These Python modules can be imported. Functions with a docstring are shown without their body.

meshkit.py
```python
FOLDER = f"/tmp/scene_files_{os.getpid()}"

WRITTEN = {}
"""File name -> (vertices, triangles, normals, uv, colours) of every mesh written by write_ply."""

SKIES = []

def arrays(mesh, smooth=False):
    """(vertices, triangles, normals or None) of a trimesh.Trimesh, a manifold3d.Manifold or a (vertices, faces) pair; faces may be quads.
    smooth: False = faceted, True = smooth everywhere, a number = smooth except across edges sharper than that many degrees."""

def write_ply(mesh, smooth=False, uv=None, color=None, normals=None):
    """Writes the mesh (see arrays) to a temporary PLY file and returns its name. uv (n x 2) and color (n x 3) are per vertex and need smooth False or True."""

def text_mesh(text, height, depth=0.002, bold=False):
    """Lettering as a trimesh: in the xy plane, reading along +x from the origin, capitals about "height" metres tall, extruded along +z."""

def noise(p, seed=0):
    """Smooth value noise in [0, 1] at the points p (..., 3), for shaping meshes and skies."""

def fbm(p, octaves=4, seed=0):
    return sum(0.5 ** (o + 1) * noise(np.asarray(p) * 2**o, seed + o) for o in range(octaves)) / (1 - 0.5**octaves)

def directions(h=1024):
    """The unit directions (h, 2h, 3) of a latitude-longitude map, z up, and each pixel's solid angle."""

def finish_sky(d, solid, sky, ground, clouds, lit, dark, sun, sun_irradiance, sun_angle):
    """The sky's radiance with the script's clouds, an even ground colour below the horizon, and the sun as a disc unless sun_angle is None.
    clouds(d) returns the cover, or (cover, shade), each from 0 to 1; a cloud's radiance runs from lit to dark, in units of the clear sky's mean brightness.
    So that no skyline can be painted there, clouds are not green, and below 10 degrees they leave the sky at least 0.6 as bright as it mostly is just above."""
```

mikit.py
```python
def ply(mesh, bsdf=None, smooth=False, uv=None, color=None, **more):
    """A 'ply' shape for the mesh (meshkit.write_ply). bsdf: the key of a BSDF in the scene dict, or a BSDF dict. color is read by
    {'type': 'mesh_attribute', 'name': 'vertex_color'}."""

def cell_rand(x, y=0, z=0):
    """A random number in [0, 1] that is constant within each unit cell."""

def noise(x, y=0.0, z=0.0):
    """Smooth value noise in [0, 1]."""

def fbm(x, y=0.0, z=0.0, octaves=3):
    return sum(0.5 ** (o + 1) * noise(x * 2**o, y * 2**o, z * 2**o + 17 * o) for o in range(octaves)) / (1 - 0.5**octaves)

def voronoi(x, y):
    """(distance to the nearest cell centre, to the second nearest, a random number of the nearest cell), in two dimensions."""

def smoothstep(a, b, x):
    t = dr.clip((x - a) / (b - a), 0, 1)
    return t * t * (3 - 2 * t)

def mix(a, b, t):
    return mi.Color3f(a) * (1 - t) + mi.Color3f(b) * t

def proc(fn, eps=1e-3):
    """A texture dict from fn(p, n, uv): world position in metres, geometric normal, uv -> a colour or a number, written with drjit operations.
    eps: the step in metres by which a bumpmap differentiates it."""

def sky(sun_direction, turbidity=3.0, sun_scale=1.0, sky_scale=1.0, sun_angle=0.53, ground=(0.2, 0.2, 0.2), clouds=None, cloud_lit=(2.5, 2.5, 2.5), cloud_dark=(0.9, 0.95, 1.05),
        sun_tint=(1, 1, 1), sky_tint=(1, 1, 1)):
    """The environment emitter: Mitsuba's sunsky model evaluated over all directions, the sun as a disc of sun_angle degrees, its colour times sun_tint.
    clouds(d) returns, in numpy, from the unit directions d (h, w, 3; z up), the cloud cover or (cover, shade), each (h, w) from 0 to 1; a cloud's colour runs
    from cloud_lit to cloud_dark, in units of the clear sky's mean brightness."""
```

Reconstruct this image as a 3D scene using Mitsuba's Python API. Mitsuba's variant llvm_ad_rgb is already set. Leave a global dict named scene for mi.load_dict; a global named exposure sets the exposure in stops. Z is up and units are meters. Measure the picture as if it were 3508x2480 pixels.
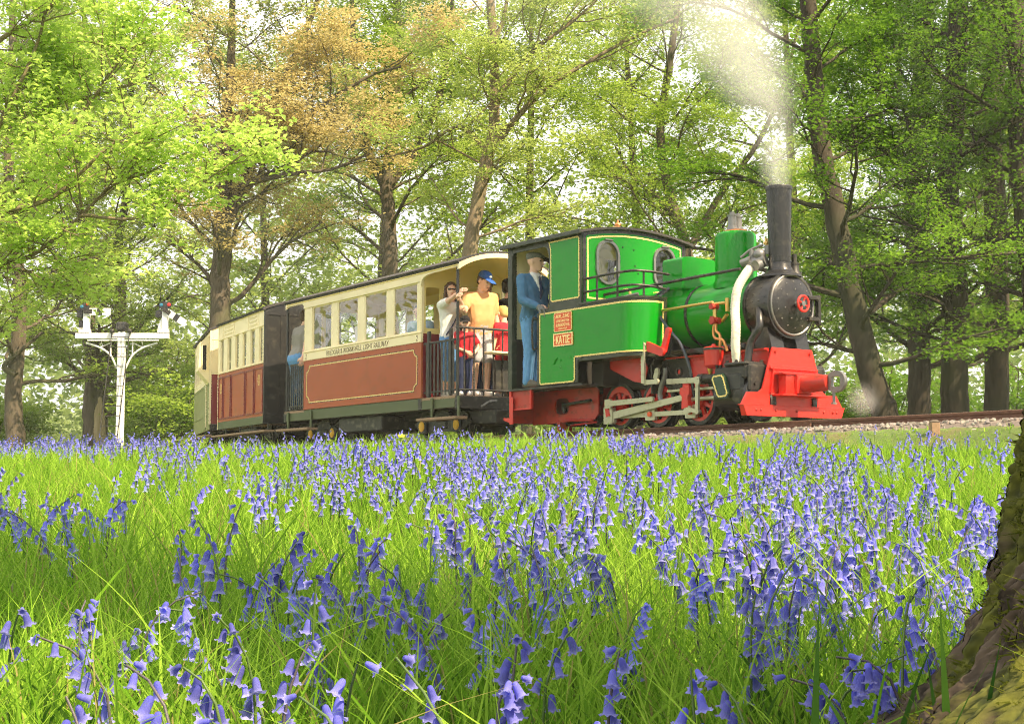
import math, random
import numpy as np
import trimesh
import manifold3d
from shapely.geometry import Polygon, box as sbox, Point, LineString
from shapely import affinity
from shapely.ops import unary_union
import drjit as dr
import mitsuba as mi
import mikit
import meshkit
from mikit import noise, fbm, voronoi, smoothstep, mix

T = mi.ScalarTransform4f
scene, labels = {}, {}
PITCH = 0.08393
exposure = 2.05

# ---------------------------------------------------------------- camera, sky and sun
scene['camera'] = {'type': 'perspective', 'fov': 38.378, 'fov_axis': 'x', 'near_clip': 0.05, 'far_clip': 3000.0,
                   'to_world': T().look_at(origin=[0, 0, 0], target=[0, math.cos(PITCH), math.sin(PITCH)], up=[0, 0, 1])}


def cloud_cover(d):
    n = meshkit.fbm(d * np.array([3.0, 3.0, 5.0]) + 7.3, 4, 3)
    return np.clip(0.78 + 0.5 * (n - 0.45), 0, 1), np.clip(0.5 - 1.2 * (n - 0.45), 0, 1) * 0.35


SUN = np.array([0.58, -0.54, 0.90])
scene['sky'] = mikit.sky(SUN, turbidity=3, sun_scale=1.7, clouds=cloud_cover, cloud_lit=(5.2, 5.0, 4.7), cloud_dark=(3.4, 3.35, 3.2),
                         ground=(0.12, 0.16, 0.06), sun_tint=(1.0, 0.95, 0.83))

# ---------------------------------------------------------------- naming
taken = {}


def new_key(name, parent=None):
    base = name if parent is None else parent + '__' + name
    k = taken.get(base, 0)
    taken[base] = k + 1
    return base if k == 0 else '%s_%03d' % (base, k)


def thing(name, label, cat, group=None):
    k = new_key(name)
    labels[k] = {'label': label, 'category': cat}
    if group:
        labels[k]['group'] = group
    return k


def put(parent, name, mesh, mat, frame=None, smooth=30, kind=None, label=None, color=None):
    k = new_key(name, parent)
    v, f = tris(mesh)
    if frame is not None:
        v = frame.X(v)
    scene[k] = mikit.ply((v, f), mat, smooth=smooth, color=color)
    if kind or label:
        labels.setdefault(k, {})
        if kind:
            labels[k]['kind'] = kind
        if label:
            labels[k]['label'] = label
    return k


# ---------------------------------------------------------------- geometry
class Frame:
    """Local (u forward, r to the side that faces the camera, z up) of a vehicle on the curve."""

    def __init__(s, deg, o):
        a = math.radians(deg)
        s.h, s.r, s.o = np.array([math.sin(a), -math.cos(a), 0]), np.array([-math.cos(a), -math.sin(a), 0]), np.array(o, float)

    def X(s, v):
        v = np.asarray(v, float)
        return s.o + v[..., :1] * s.h + v[..., 1:2] * s.r + v[..., 2:3] * np.array([0, 0, 1.0])


def tris(m):
    if isinstance(m, G):
        return m.get()
    if hasattr(m, 'vertices'):
        return np.array(m.vertices), np.array(m.faces)
    if hasattr(m, 'to_mesh'):
        q = m.to_mesh()
        return np.array(q.vert_properties[:, :3], float), np.array(q.tri_verts, int)
    return np.asarray(m[0], float), np.asarray(m[1], int)


def path(pts, k=6):
    """Catmull-Rom through the points."""
    p = np.asarray(pts, float)
    p = np.vstack([2 * p[0] - p[1], p, 2 * p[-1] - p[-2]])
    out = []
    for i in range(1, len(p) - 2):
        for t in np.arange(k) / k:
            a, b, c, d = p[i - 1], p[i], p[i + 1], p[i + 2]
            out.append(0.5 * (2 * b + (c - a) * t + (2 * a - 5 * b + 4 * c - d) * t * t + (3 * b - a - 3 * c + d) * t ** 3))
    out.append(p[-2])
    return np.array(out)


def tube_vf(pts, rad, n=8, caps=True):
    p = np.asarray(pts, float)
    rad = np.broadcast_to(np.asarray(rad, float), (len(p),))
    t = np.gradient(p, axis=0)
    t /= np.linalg.norm(t, axis=1, keepdims=True) + 1e-12
    a = np.cross(t[0], [0, 0, 1.0] if abs(t[0][2]) < 0.9 else [1.0, 0, 0])
    a /= np.linalg.norm(a)
    A = []
    for q in t:
        a = a - q * (a @ q)
        a /= np.linalg.norm(a) + 1e-12
        A.append(a)
    A = np.array(A)
    B = np.cross(t, A)
    ang = np.arange(n) * 2 * np.pi / n
    v = (p[:, None] + rad[:, None, None] * (np.cos(ang)[None, :, None] * A[:, None] + np.sin(ang)[None, :, None] * B[:, None])).reshape(-1, 3)
    i, j = np.meshgrid(np.arange(len(p) - 1), np.arange(n), indexing='ij')
    q = np.stack([i * n + j, i * n + (j + 1) % n, (i + 1) * n + (j + 1) % n, (i + 1) * n + j], -1).reshape(-1, 4)
    f = [q[:, [0, 1, 2]], q[:, [0, 2, 3]]]
    if caps:
        m = len(v)
        v = np.vstack([v, v[:n], v[m - n:m], p[:1], p[-1:]])
        j = np.arange(n)
        f += [np.stack([m + (j + 1) % n, m + j, 0 * j + m + 2 * n], 1), np.stack([m + n + j, m + n + (j + 1) % n, 0 * j + m + 2 * n + 1], 1)]
    return v, np.vstack(f)


class G:
    def __init__(s):
        s.V, s.F, s.n = [], [], 0

    def add(s, m):
        v, f = tris(m)
        if len(f) and f.shape[1] == 4:
            f = np.vstack([f[:, [0, 1, 2]], f[:, [0, 2, 3]]])
        s.V.append(v)
        s.F.append(f + s.n)
        s.n += len(v)
        return s

    def get(s):
        return np.vstack(s.V), np.vstack(s.F)

    def box(s, u0, u1, r0, r1, z0, z1, b=0.0):
        lo, hi = np.minimum([u0, r0, z0], [u1, r1, z1]), np.maximum([u0, r0, z0], [u1, r1, z1])
        if b <= 0:
            m = trimesh.creation.box(extents=hi - lo)
            return s.add((np.array(m.vertices) + (lo + hi) / 2, m.faces))
        pts = []
        e = (hi - lo) / 2
        b = min(b, e.min() * 0.9)
        for sx in (-1, 1):
            for sy in (-1, 1):
                for sz in (-1, 1):
                    g = np.array([sx, sy, sz])
                    for k in range(3):
                        q = e - b
                        q[k] = e[k]
                        pts.append(q * g)
        m = trimesh.convex.convex_hull(np.array(pts) + (lo + hi) / 2)
        return s.add(m)

    def hexa(s, bottom, top):
        """Convex solid on any points."""
        return s.add(trimesh.convex.convex_hull(np.vstack([bottom, top])))

    def tube(s, pts, rad, n=8, smooth=0, caps=True):
        return s.add(tube_vf(path(pts, smooth) if smooth else pts, rad, n, caps))

    def cyl(s, a, b, r, n=20, r2=None):
        return s.add(tube_vf([a, b], [r, r if r2 is None else r2], n))

    def lathe(s, a, d, prof, n=32):
        """prof: (distance along d from a, radius) pairs; hard edges by repeating a pair."""
        a, d = np.asarray(a, float), np.asarray(d, float)
        d = d / np.linalg.norm(d)
        x = np.cross(d, [0, 0, 1.0] if abs(d[2]) < 0.9 else [1.0, 0, 0])
        x /= np.linalg.norm(x)
        y = np.cross(d, x)
        ang = np.arange(n) * 2 * np.pi / n
        ring = np.cos(ang)[:, None] * x + np.sin(ang)[:, None] * y
        v = np.vstack([a + d * t + ring * max(q, 1e-5) for t, q in prof])
        i, j = np.meshgrid(np.arange(len(prof) - 1), np.arange(n), indexing='ij')
        return s.add((v, np.stack([i * n + j, i * n + (j + 1) % n, (i + 1) * n + (j + 1) % n, (i + 1) * n + j], -1).reshape(-1, 4)))

    def sph(s, c, r, sub=2):
        m = trimesh.creation.icosphere(sub)
        return s.add((np.array(m.vertices) * np.asarray(r) + np.asarray(c), m.faces))

    def prism(s, poly, axis, lo, hi):
        """poly in (u,z) for axis r, (r,z) for axis u, (u,r) for axis z."""
        for g in getattr(poly, 'geoms', [poly]):
            if g.is_empty or g.area < 1e-7:
                continue
            m = trimesh.creation.extrude_polygon(g, hi - lo, engine='earcut')
            v = np.array(m.vertices)
            v[:, 2] += lo
            v = v[:, {'r': [0, 2, 1], 'u': [2, 0, 1], 'z': [0, 1, 2]}[axis]]
            s.add((v, m.faces))
        return s

    def rivets(s, pts, axis, rad=0.008):
        k = {'u': 0, 'r': 1, 'z': 2}[axis[-1]]
        sg = -1 if axis[0] == '-' else 1
        for p in pts:
            a = np.arange(6) * np.pi / 3
            o = [(k + 1) % 3, (k + 2) % 3]
            v = np.zeros((13, 3))
            v[:6, o[0]], v[:6, o[1]] = rad * np.cos(a), rad * np.sin(a)
            v[6:12, o[0]], v[6:12, o[1]], v[6:12, k] = rad * .7 * np.cos(a), rad * .7 * np.sin(a), sg * rad * .6
            v[12, k] = sg * rad * .75
            j = np.arange(6)
            f = np.vstack([np.stack([j, (j + 1) % 6, 6 + (j + 1) % 6], 1), np.stack([j, 6 + (j + 1) % 6, 6 + j], 1), np.stack([6 + j, 6 + (j + 1) % 6, 0 * j + 12], 1)])
            s.add((v + np.asarray(p, float), f))
        return s


def rrect(x0, x1, y0, y1, r):
    return sbox(x0 + r, y0 + r, x1 - r, y1 - r).buffer(r, 6)


def notched(x0, x1, y0, y1, c):
    """Rectangle with small cut corners, as lining is drawn."""
    return Polygon([(x0 + c, y0), (x1 - c, y0), (x1, y0 + c), (x1, y1 - c), (x1 - c, y1), (x0 + c, y1), (x0, y1 - c), (x0, y0 + c)])


def scalloped(x0, x1, y0, y1, c):
    p = sbox(x0, y0, x1, y1)
    for x in (x0, x1):
        for y in (y0, y1):
            p = p.difference(Point(x, y).buffer(c, 8))
    return p


def band(poly, w):
    return poly.difference(poly.buffer(-w, join_style=2))


def text_g(text, height, width, u, r, z, depth=0.003, bold=False, axis='r'):
    m = meshkit.text_mesh(text, height, depth, bold)
    v = np.array(m.vertices)
    x0, x1 = v[:, 0].min(), v[:, 0].max()
    v[:, 0] = (v[:, 0] - x0) * (width / (x1 - x0))
    out = np.zeros_like(v)
    out[:, 0], out[:, 1], out[:, 2] = u + v[:, 0], r + v[:, 2], z + v[:, 1]
    return (out, np.array(m.faces))


# ---------------------------------------------------------------- materials
def two(d):
    return {'type': 'twosided', 'bsdf': d}


def rgb(c):
    return {'type': 'rgb', 'value': list(c)} if isinstance(c, (tuple, list)) else c


def mat(key, color, rough=0.5, metal=0.0, coat=0.0, spec=0.5, bump=None, gloss=0.9):
    d = {'type': 'principled', 'base_color': rgb(color), 'roughness': rough if isinstance(rough, dict) else float(rough), 'metallic': float(metal), 'specular': float(spec)}
    if coat:
        d['clearcoat'], d['clearcoat_gloss'] = float(coat), float(gloss)
    if bump:
        d = {'type': 'bumpmap', 'arbitrary': mikit.proc(bump[0], bump[2] if len(bump) > 2 else 2e-3), 'scale': bump[1], 'bsdf': d}
    scene[key] = two(d)
    return key


def worn(c, amount=0.25, k=9.0, dirt=(0.10, 0.09, 0.06), low=None):
    """Paint with faint patches of grime; low: (z0, z1) world heights between which dust settles."""
    def fn(p, n, uv):
        a = fbm(p.x * k, p.y * k, p.z * k, 4)
        m = smoothstep(0.5, 0.85, a) * amount
        if low:
            m = dr.minimum(m + (1 - smoothstep(low[0], low[1], p.z)) * 0.35 * fbm(p.x * 23, p.y * 23, p.z * 11), 1)
        return mix(c, dirt, m) * (0.93 + 0.14 * noise(p.x * 2.1, p.y * 2.1, p.z * 2.1))
    return mikit.proc(fn)


mat('green_paint', worn((0.001, 0.25, 0.006), 0.14, 6, (0.01, 0.09, 0.008)), 0.22, coat=0.35, spec=0.3, gloss=0.97)
mat('dark_green_paint', worn((0.012, 0.05, 0.02), 0.2), 0.35, coat=0.6)
mat('border_green', worn((0.022, 0.03, 0.014), 0.35), 0.4, coat=0.4)
mat('cream_line', (0.80, 0.62, 0.22), 0.4)
mat('black_paint', worn((0.012, 0.012, 0.014), 0.35), 0.38, coat=0.5)
mat('black_iron', worn((0.022, 0.021, 0.02), 0.6, 14), 0.5)
mat('smokebox_black', worn((0.014, 0.014, 0.016), 0.3, 12), 0.32, coat=0.35, bump=(lambda p, n, uv: fbm(p.x * 40, p.y * 40, p.z * 40, 3), 0.002))
mat('red_paint', worn((0.60, 0.022, 0.014), 0.3, 10, (0.30, 0.03, 0.02)), 0.33, coat=0.7)
mat('red_grimy', worn((0.40, 0.022, 0.012), 0.6, 12, (0.05, 0.03, 0.02)), 0.45, coat=0.3)
mat('steel', worn((0.50, 0.49, 0.36), 0.4, 25, (0.16, 0.16, 0.07)), 0.42, metal=0.55)
mat('grey_steel', worn((0.22, 0.22, 0.22), 0.4, 20), 0.42, metal=0.6)
mat('brass', (0.75, 0.48, 0.16), 0.28, metal=0.9)
mat('copper', (0.72, 0.33, 0.12), 0.3, metal=0.9)
mat('plate_orange', (0.72, 0.10, 0.025), 0.45)
mat('brass_letter', (0.95, 0.78, 0.36), 0.4)
mat('lagging', worn((0.72, 0.68, 0.56), 0.35, 30), 0.85)
mat('rubber_hose', (0.045, 0.055, 0.075), 0.4)
mat('cab_cream', worn((0.82, 0.70, 0.40), 0.25), 0.6)
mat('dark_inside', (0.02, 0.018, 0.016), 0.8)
mat('cream_paint', worn((0.86, 0.74, 0.46), 0.10, 5, (0.55, 0.45, 0.25)), 0.4, coat=0.3)
mat('cream_ceiling', (0.80, 0.64, 0.24), 0.6)
mat('maroon_paint', worn((0.37, 0.078, 0.026), 0.3, 5, (0.22, 0.085, 0.03)), 0.42, coat=0.15, spec=0.3)
mat('maroon_dark', worn((0.20, 0.012, 0.018), 0.15), 0.35, coat=0.5)
mat('solebar_green', worn((0.075, 0.095, 0.040), 0.3), 0.5)
mat('olive_paint', worn((0.22, 0.24, 0.085), 0.2), 0.45, coat=0.2)
mat('roof_felt', worn((0.045, 0.042, 0.045), 0.4), 0.75)
mat('yellow_axle', (0.75, 0.42, 0.03), 0.45)
mat('gold_letter', (0.10, 0.055, 0.012), 0.5)
mat('white_paint', worn((0.80, 0.80, 0.78), 0.2, 14, (0.5, 0.5, 0.45)), 0.5)
mat('red_lens', (0.7, 0.02, 0.02), 0.15, coat=1.0)
mat('blue_lens', (0.02, 0.16, 0.28), 0.15, coat=1.0)
scene['glass'] = {'type': 'thindielectric', 'int_ior': 1.5}


def wood_fn(p, n, uv):
    g = fbm(p.x * 60, p.y * 60, p.z * 60, 3)
    return mix((0.20, 0.125, 0.075), (0.36, 0.24, 0.15), g)


mat('step_wood', mikit.proc(wood_fn), 0.75)


def sleeper_fn(p, n, uv):
    return mix((0.05, 0.04, 0.03), (0.17, 0.14, 0.11), fbm(p.x * 25, p.y * 25, p.z * 40, 4))


mat('sleeper_wood', mikit.proc(sleeper_fn), 0.9)


def rail_fn(p, n, uv):
    a = fbm(p.x * 30, p.y * 30, p.z * 60, 3)
    return mix((0.075, 0.035, 0.022), (0.19, 0.095, 0.06), a)


mat('rail_rust', mikit.proc(rail_fn), 0.8)
mat('rail_head', (0.30, 0.22, 0.19), 0.38, metal=0.6)

# ---------------------------------------------------------------- the locomotive
LF = Frame(36.1, (0.6417914, 19.36383925, 0.70))
LO = thing('steam_locomotive', 'green narrow gauge steam tank engine with black smokebox and red buffer beam', 'locomotive')


def lp(name, g, m, parent=LO, smooth=30, **kw):
    return put(parent, name, g, m, LF, smooth, **kw)


BZ, BR = 1.275, 0.36
# boiler and smokebox
boi = lp('boiler', G().lathe((1.45, 0, BZ), (1, 0, 0), [(0, BR), (2.28, BR), (2.28, BR + .004), (2.30, BR + .004), (2.30, 0)], 64), 'green_paint')
for u in (1.72, 2.78):
    lp('boiler_band', G().lathe((u, 0, BZ), (1, 0, 0), [(0, BR), (0, BR + .006), (.045, BR + .006), (.045, BR)], 64), 'black_paint', boi)
g = G().lathe((3.74, 0, BZ), (1, 0, 0), [(0, .30), (0, BR + .018), (.03, BR + .018), (.03, BR + .004), (.345, BR + .004), (.345, BR + .012), (.375, BR + .012), (.375, .30), (.375, 0)], 64)
sb = lp('smokebox', g, 'smokebox_black')
riv = []
for u in (3.80, 4.06):
    for k in range(30):
        a = k * 2 * math.pi / 30
        riv.append((u, (BR + .004) * math.cos(a), BZ + (BR + .004) * math.sin(a)))
g = G()
for (u, r_, z) in riv:
    g.sph((u, r_, z), .010, 0)
for k in range(9):
    a = math.radians(-50 + 100 * k / 8)
    for u in (3.88, 3.97):
        g.sph((u, (BR + .004) * math.cos(a + .1), BZ + (BR + .004) * math.sin(a + .1)), .009, 0)
lp('rivet_row', g, 'smokebox_black', sb, kind='stuff')
dr_ = lp('smokebox_door', G().lathe((4.11, 0, BZ), (1, 0, 0), [(0, .325), (.018, .325), (.03, .305), (.05, .25), (.072, .16), (.084, .06), (.086, 0)], 64), 'smokebox_black', smooth=True)
lp('door_ring', G().lathe((4.112, 0, BZ), (1, 0, 0), [(0, .318), (0, .342), (.022, .342), (.03, .332), (.022, .318)], 64), 'grey_steel', dr_)
g = G()
for k in range(14):
    a = k * 2 * math.pi / 14 + .2
    for rr, ux in ((.255, 4.158), (.17, 4.18)):
        if rr > .2 or k % 2:
            g.sph((ux, rr * math.cos(a), BZ + rr * math.sin(a)), .009, 1)
lp('rivet_row', g, 'grey_steel', dr_, kind='stuff')
g = G().cyl((4.19, 0, BZ), (4.30, 0, BZ), .03, 16)
lp('door_boss', g, 'grey_steel', dr_)
a = np.linspace(0, 2 * np.pi, 25)
g = G().tube(np.stack([0 * a + 4.29, .085 * np.cos(a), BZ + .085 * np.sin(a)], 1), .014, 8)
for k in range(4):
    b = k * math.pi / 2 + .4
    g.cyl((4.28, 0, BZ), (4.29, .085 * math.cos(b), BZ + .085 * math.sin(b)), .010, 8)
lp('handwheel', g, 'red_paint', dr_, smooth=40)
# hinge bracket on the far side
g = G().box(4.14, 4.20, -.385, -.345, BZ - .2, BZ + .13, .006)
g.box(4.15, 4.20, -.37, -.20, BZ + .07, BZ + .115, .006).box(4.15, 4.20, -.37, -.20, BZ - .165, BZ - .12, .006)
lp('door_hinge', g, 'black_iron', dr_)
# chimney
ch = lp('chimney', G().lathe((3.955, 0, BZ + BR - .04), (0, 0, 1), [(0, .235), (.02, .232), (.04, .19), (.075, .145), (.13, .125), (.17, .122), (.17, .130), (.19, .130), (.19, .122), (.225, .122), (.225, .128), (.245, .128), (.245, .121), (.99, .142)], 40), 'smokebox_black')
lp('chimney_cap', G().lathe((3.955, 0, 2.575), (0, 0, 1), [(0, .142), (.0, .149), (.03, .151), (.042, .147), (.042, .128), (-.25, .11), (-.25, 0)], 40), 'black_paint', ch)
g = G().lathe((4.02, -.16, BZ + .30), (0, 0, 1), [(0, .11), (.10, .055), (.17, .05), (.17, .058), (.19, .058), (.19, .03), (.29, .03), (.29, 0)], 20)
lp('lamp_bracket', g, 'black_iron')
# dome, valves
do = lp('dome', G().lathe((3.27, 0, BZ + BR - .10), (0, 0, 1), [(0, .27), (.07, .262), (.10, .246), (.13, .238), (.60, .236), (.635, .226), (.655, .20), (.662, .12), (.664, 0)], 48), 'green_paint', smooth=35)
lp('dome_lid', G().lathe((3.27, 0, 2.19), (0, 0, 1), [(0, .14), (.02, .14), (.035, .11), (.035, 0)], 32), 'copper', do)
for s in (-.055, .06):
    v_ = lp('safety_valve', G().lathe((3.25 + .03 * (s > 0), s, 2.21), (0, 0, 1), [(0, .062), (.04, .06), (.06, .052), (.165, .050), (.165, .058), (.18, .058), (.18, .03), (.215, .03), (.215, 0)], 20), 'grey_steel')
    lp('valve_lever', G().tube([(3.25, s, 2.43), (3.34, s + .1, 2.46)], .008, 6), 'black_iron', v_)
# sandbox
g = G()
g.prism(rrect(-.27, .27, 1.45, 1.975, .05), 'u', 2.32, 2.66)
sa = lp('sandbox', g, 'green_paint')
lp('sandbox_lid', G().lathe((2.47, .02, 1.97), (0, 0, 1), [(0, .13), (.018, .13), (.03, .11), (.03, 0)], 24), 'green_paint', sa)
lp('sand_flange', G().prism(rrect(2.28, 2.70, -.31, .31, .03), 'z', 1.595, 1.62), 'green_paint', sa)
# cab
W_ = .85
outer = Polygon([(.62, .545), (1.43, .545), (1.43, .82), (1.505, .82), (1.505, 2.40), (.0, 2.40), (.0, .535), (.055, .535), (.055, 2.16)] +
                [(.055 + .12 - .12 * math.cos(t), 2.16 + .12 * math.sin(t)) for t in np.linspace(.2, math.pi / 2, 6)] +
                [(.76 + .11 * math.sin(t), 2.28 - .19 * (1 - math.cos(t))) for t in np.linspace(0, math.pi / 2, 8)] + [(.87, 1.50), (.62, 1.45)])
for s in (1, -1):
    cs = lp('cab_side', G().prism(outer, 'r', s * W_ - .008, s * W_ + .0075), 'border_green')
    up = Polygon([(.895, 1.565), (1.475, 1.565), (1.475, 2.325), (.86, 2.325)] + [(.885 + .03 * math.sin(t), 2.28 - .19 * (1 - math.cos(t)) + .0) for t in np.linspace(0, math.pi / 2, 6)])
    up = Polygon([(.93, 1.565), (1.45, 1.565), (1.475, 1.59), (1.475, 2.30), (1.45, 2.325), (.865, 2.325), (.90, 2.22), (.905, 1.59)])
    lo = Polygon([(.70, .565), (1.34, .565), (1.37, .595), (1.37, .865), (1.44, .865), (1.44, 1.45), (.70, 1.45), (.675, 1.425), (.675, .59)])
    q = s * (W_ + .008)
    e = (lambda a_: (q, q + s * a_) if s > 0 else (q + s * a_, q))
    pn = lp('cab_panel', G().prism(up.buffer(-.018, join_style=2), 'r', *e(.004)), 'green_paint', cs)
    lp('lining', G().prism(band(up, .018), 'r', *e(.005)), 'cream_line', cs)
g = G()
g.box(.02, .09, W_ - .07, W_ + .012, .53, 2.40, .006).box(.02, .09, -W_ - .012, -W_ + .07, .53, 2.40, .006)
lp('corner_post', g, 'border_green')


def arch(hw, z0, ze, sag, n=20):
    x = np.linspace(hw, -hw, n)
    return Polygon([(-hw, z0), (hw, z0)] + [(a_, ze + sag * (1 - (a_ / hw) ** 2)) for a_ in x])


def stadium(c, z, hw, hh):
    return LineString([(c, z - hh + hw), (c, z + hh - hw)]).buffer(hw, 10)


wins = [stadium(c, 2.03, .165, .255) for c in (.45, -.48)]
fr_poly = arch(W_ - .01, 1.44, 2.375, .095)
cf = lp('cab_front', G().prism(fr_poly.difference(unary_union(wins)), 'u', 1.49, 1.51), 'green_paint')
lin = arch(W_ - .08, 1.56, 2.305, .085)
lp('lining', G().prism(band(lin, .02), 'u', 1.508, 1.516), 'cream_line', cf)
lp('edge_border', G().prism(band(fr_poly, .055), 'u', 1.509, 1.514), 'black_paint', cf)
for w_, c in zip(wins, (.45, -.48)):
    wf = lp('window_frame', G().prism(w_.buffer(.022).difference(w_.buffer(-.012)), 'u', 1.50, 1.535), 'grey_steel', cf)
    lp('window_pane', G().prism(w_.buffer(-.005), 'u', 1.500, 1.5005), 'glass', cf)
    lp('window_hinge', G().box(1.51, 1.55, c - .04, c + .04, 2.29, 2.315, .004).cyl((1.545, c - .06, 2.302), (1.545, c + .06, 2.302), .012, 8), 'grey_steel', cf)
g = G()
for (r_, z) in ((.02, 2.22), (.0, 2.02), (-.12, 1.98), (-.05, 1.93), (.62, 1.95), (.26, 1.92), (.25, 2.06), (-.29, 1.98), (.2, 2.24)):
    g.sph((1.512, r_, z), .011, 1)
lp('bolt_head', g, 'dark_green_paint', cf, kind='stuff')
# rear sheet, seen through the doorway
rw = [stadium(c, 1.98, .16, .30) for c in (.30, -.42)]
rp = arch(W_ - .02, 1.18, 2.37, .095)
cr = lp('cab_rear', G().prism(rp.difference(unary_union(rw)), 'u', .03, .045), 'cab_cream')
for w_ in rw:
    lp('window_frame', G().prism(w_.buffer(.012).difference(w_.buffer(-.045)), 'u', .046, .065), 'black_paint', cr)
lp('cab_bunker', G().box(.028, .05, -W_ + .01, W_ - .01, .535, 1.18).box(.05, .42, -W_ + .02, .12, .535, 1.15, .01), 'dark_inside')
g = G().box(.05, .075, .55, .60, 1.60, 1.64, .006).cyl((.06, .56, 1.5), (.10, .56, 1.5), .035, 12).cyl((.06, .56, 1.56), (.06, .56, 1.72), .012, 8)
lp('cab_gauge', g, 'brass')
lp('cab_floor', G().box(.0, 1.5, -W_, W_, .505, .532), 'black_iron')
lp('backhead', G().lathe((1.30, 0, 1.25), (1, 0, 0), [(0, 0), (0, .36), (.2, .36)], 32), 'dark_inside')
xs = np.linspace(-.93, .93, 25)
top = [(x, 2.485 - .105 * (x / .9) ** 2) for x in xs]
rf = lp('cab_roof', G().prism(Polygon(top + [(x, z - .028) for x, z in top[::-1]]), 'u', -.085, 1.575), 'roof_felt')
g = G().box(-.08, 1.575, .905, .935, 2.335, 2.39, .006).box(-.08, 1.575, -.935, -.905, 2.335, 2.39, .006)
lp('roof_gutter', g, 'border_green', rf)
lp('roof_lining', G().prism(Polygon([(x * .89, z - .034) for x, z in top] + [(x * .89, z - .04) for x, z in top[::-1]]), 'u', .0, 1.49), 'cab_cream', rf)
lp('whistle', G().lathe((.95, -.20, 2.47), (0, 0, 1), [(0, .045), (.03, .045), (.03, .02), (.06, .02), (.06, .045), (.09, .055), (.12, .05), (.145, .03), (.16, .03), (.17, .045), (.19, .04), (.205, .015), (.235, .015), (.235, 0)], 20), 'copper')
lp('whistle_pipe', G().tube([(.95, -.10, 2.46), (.95, -.10, 2.60), (.95, -.2, 2.63)], .01, 6), 'brass')
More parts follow.
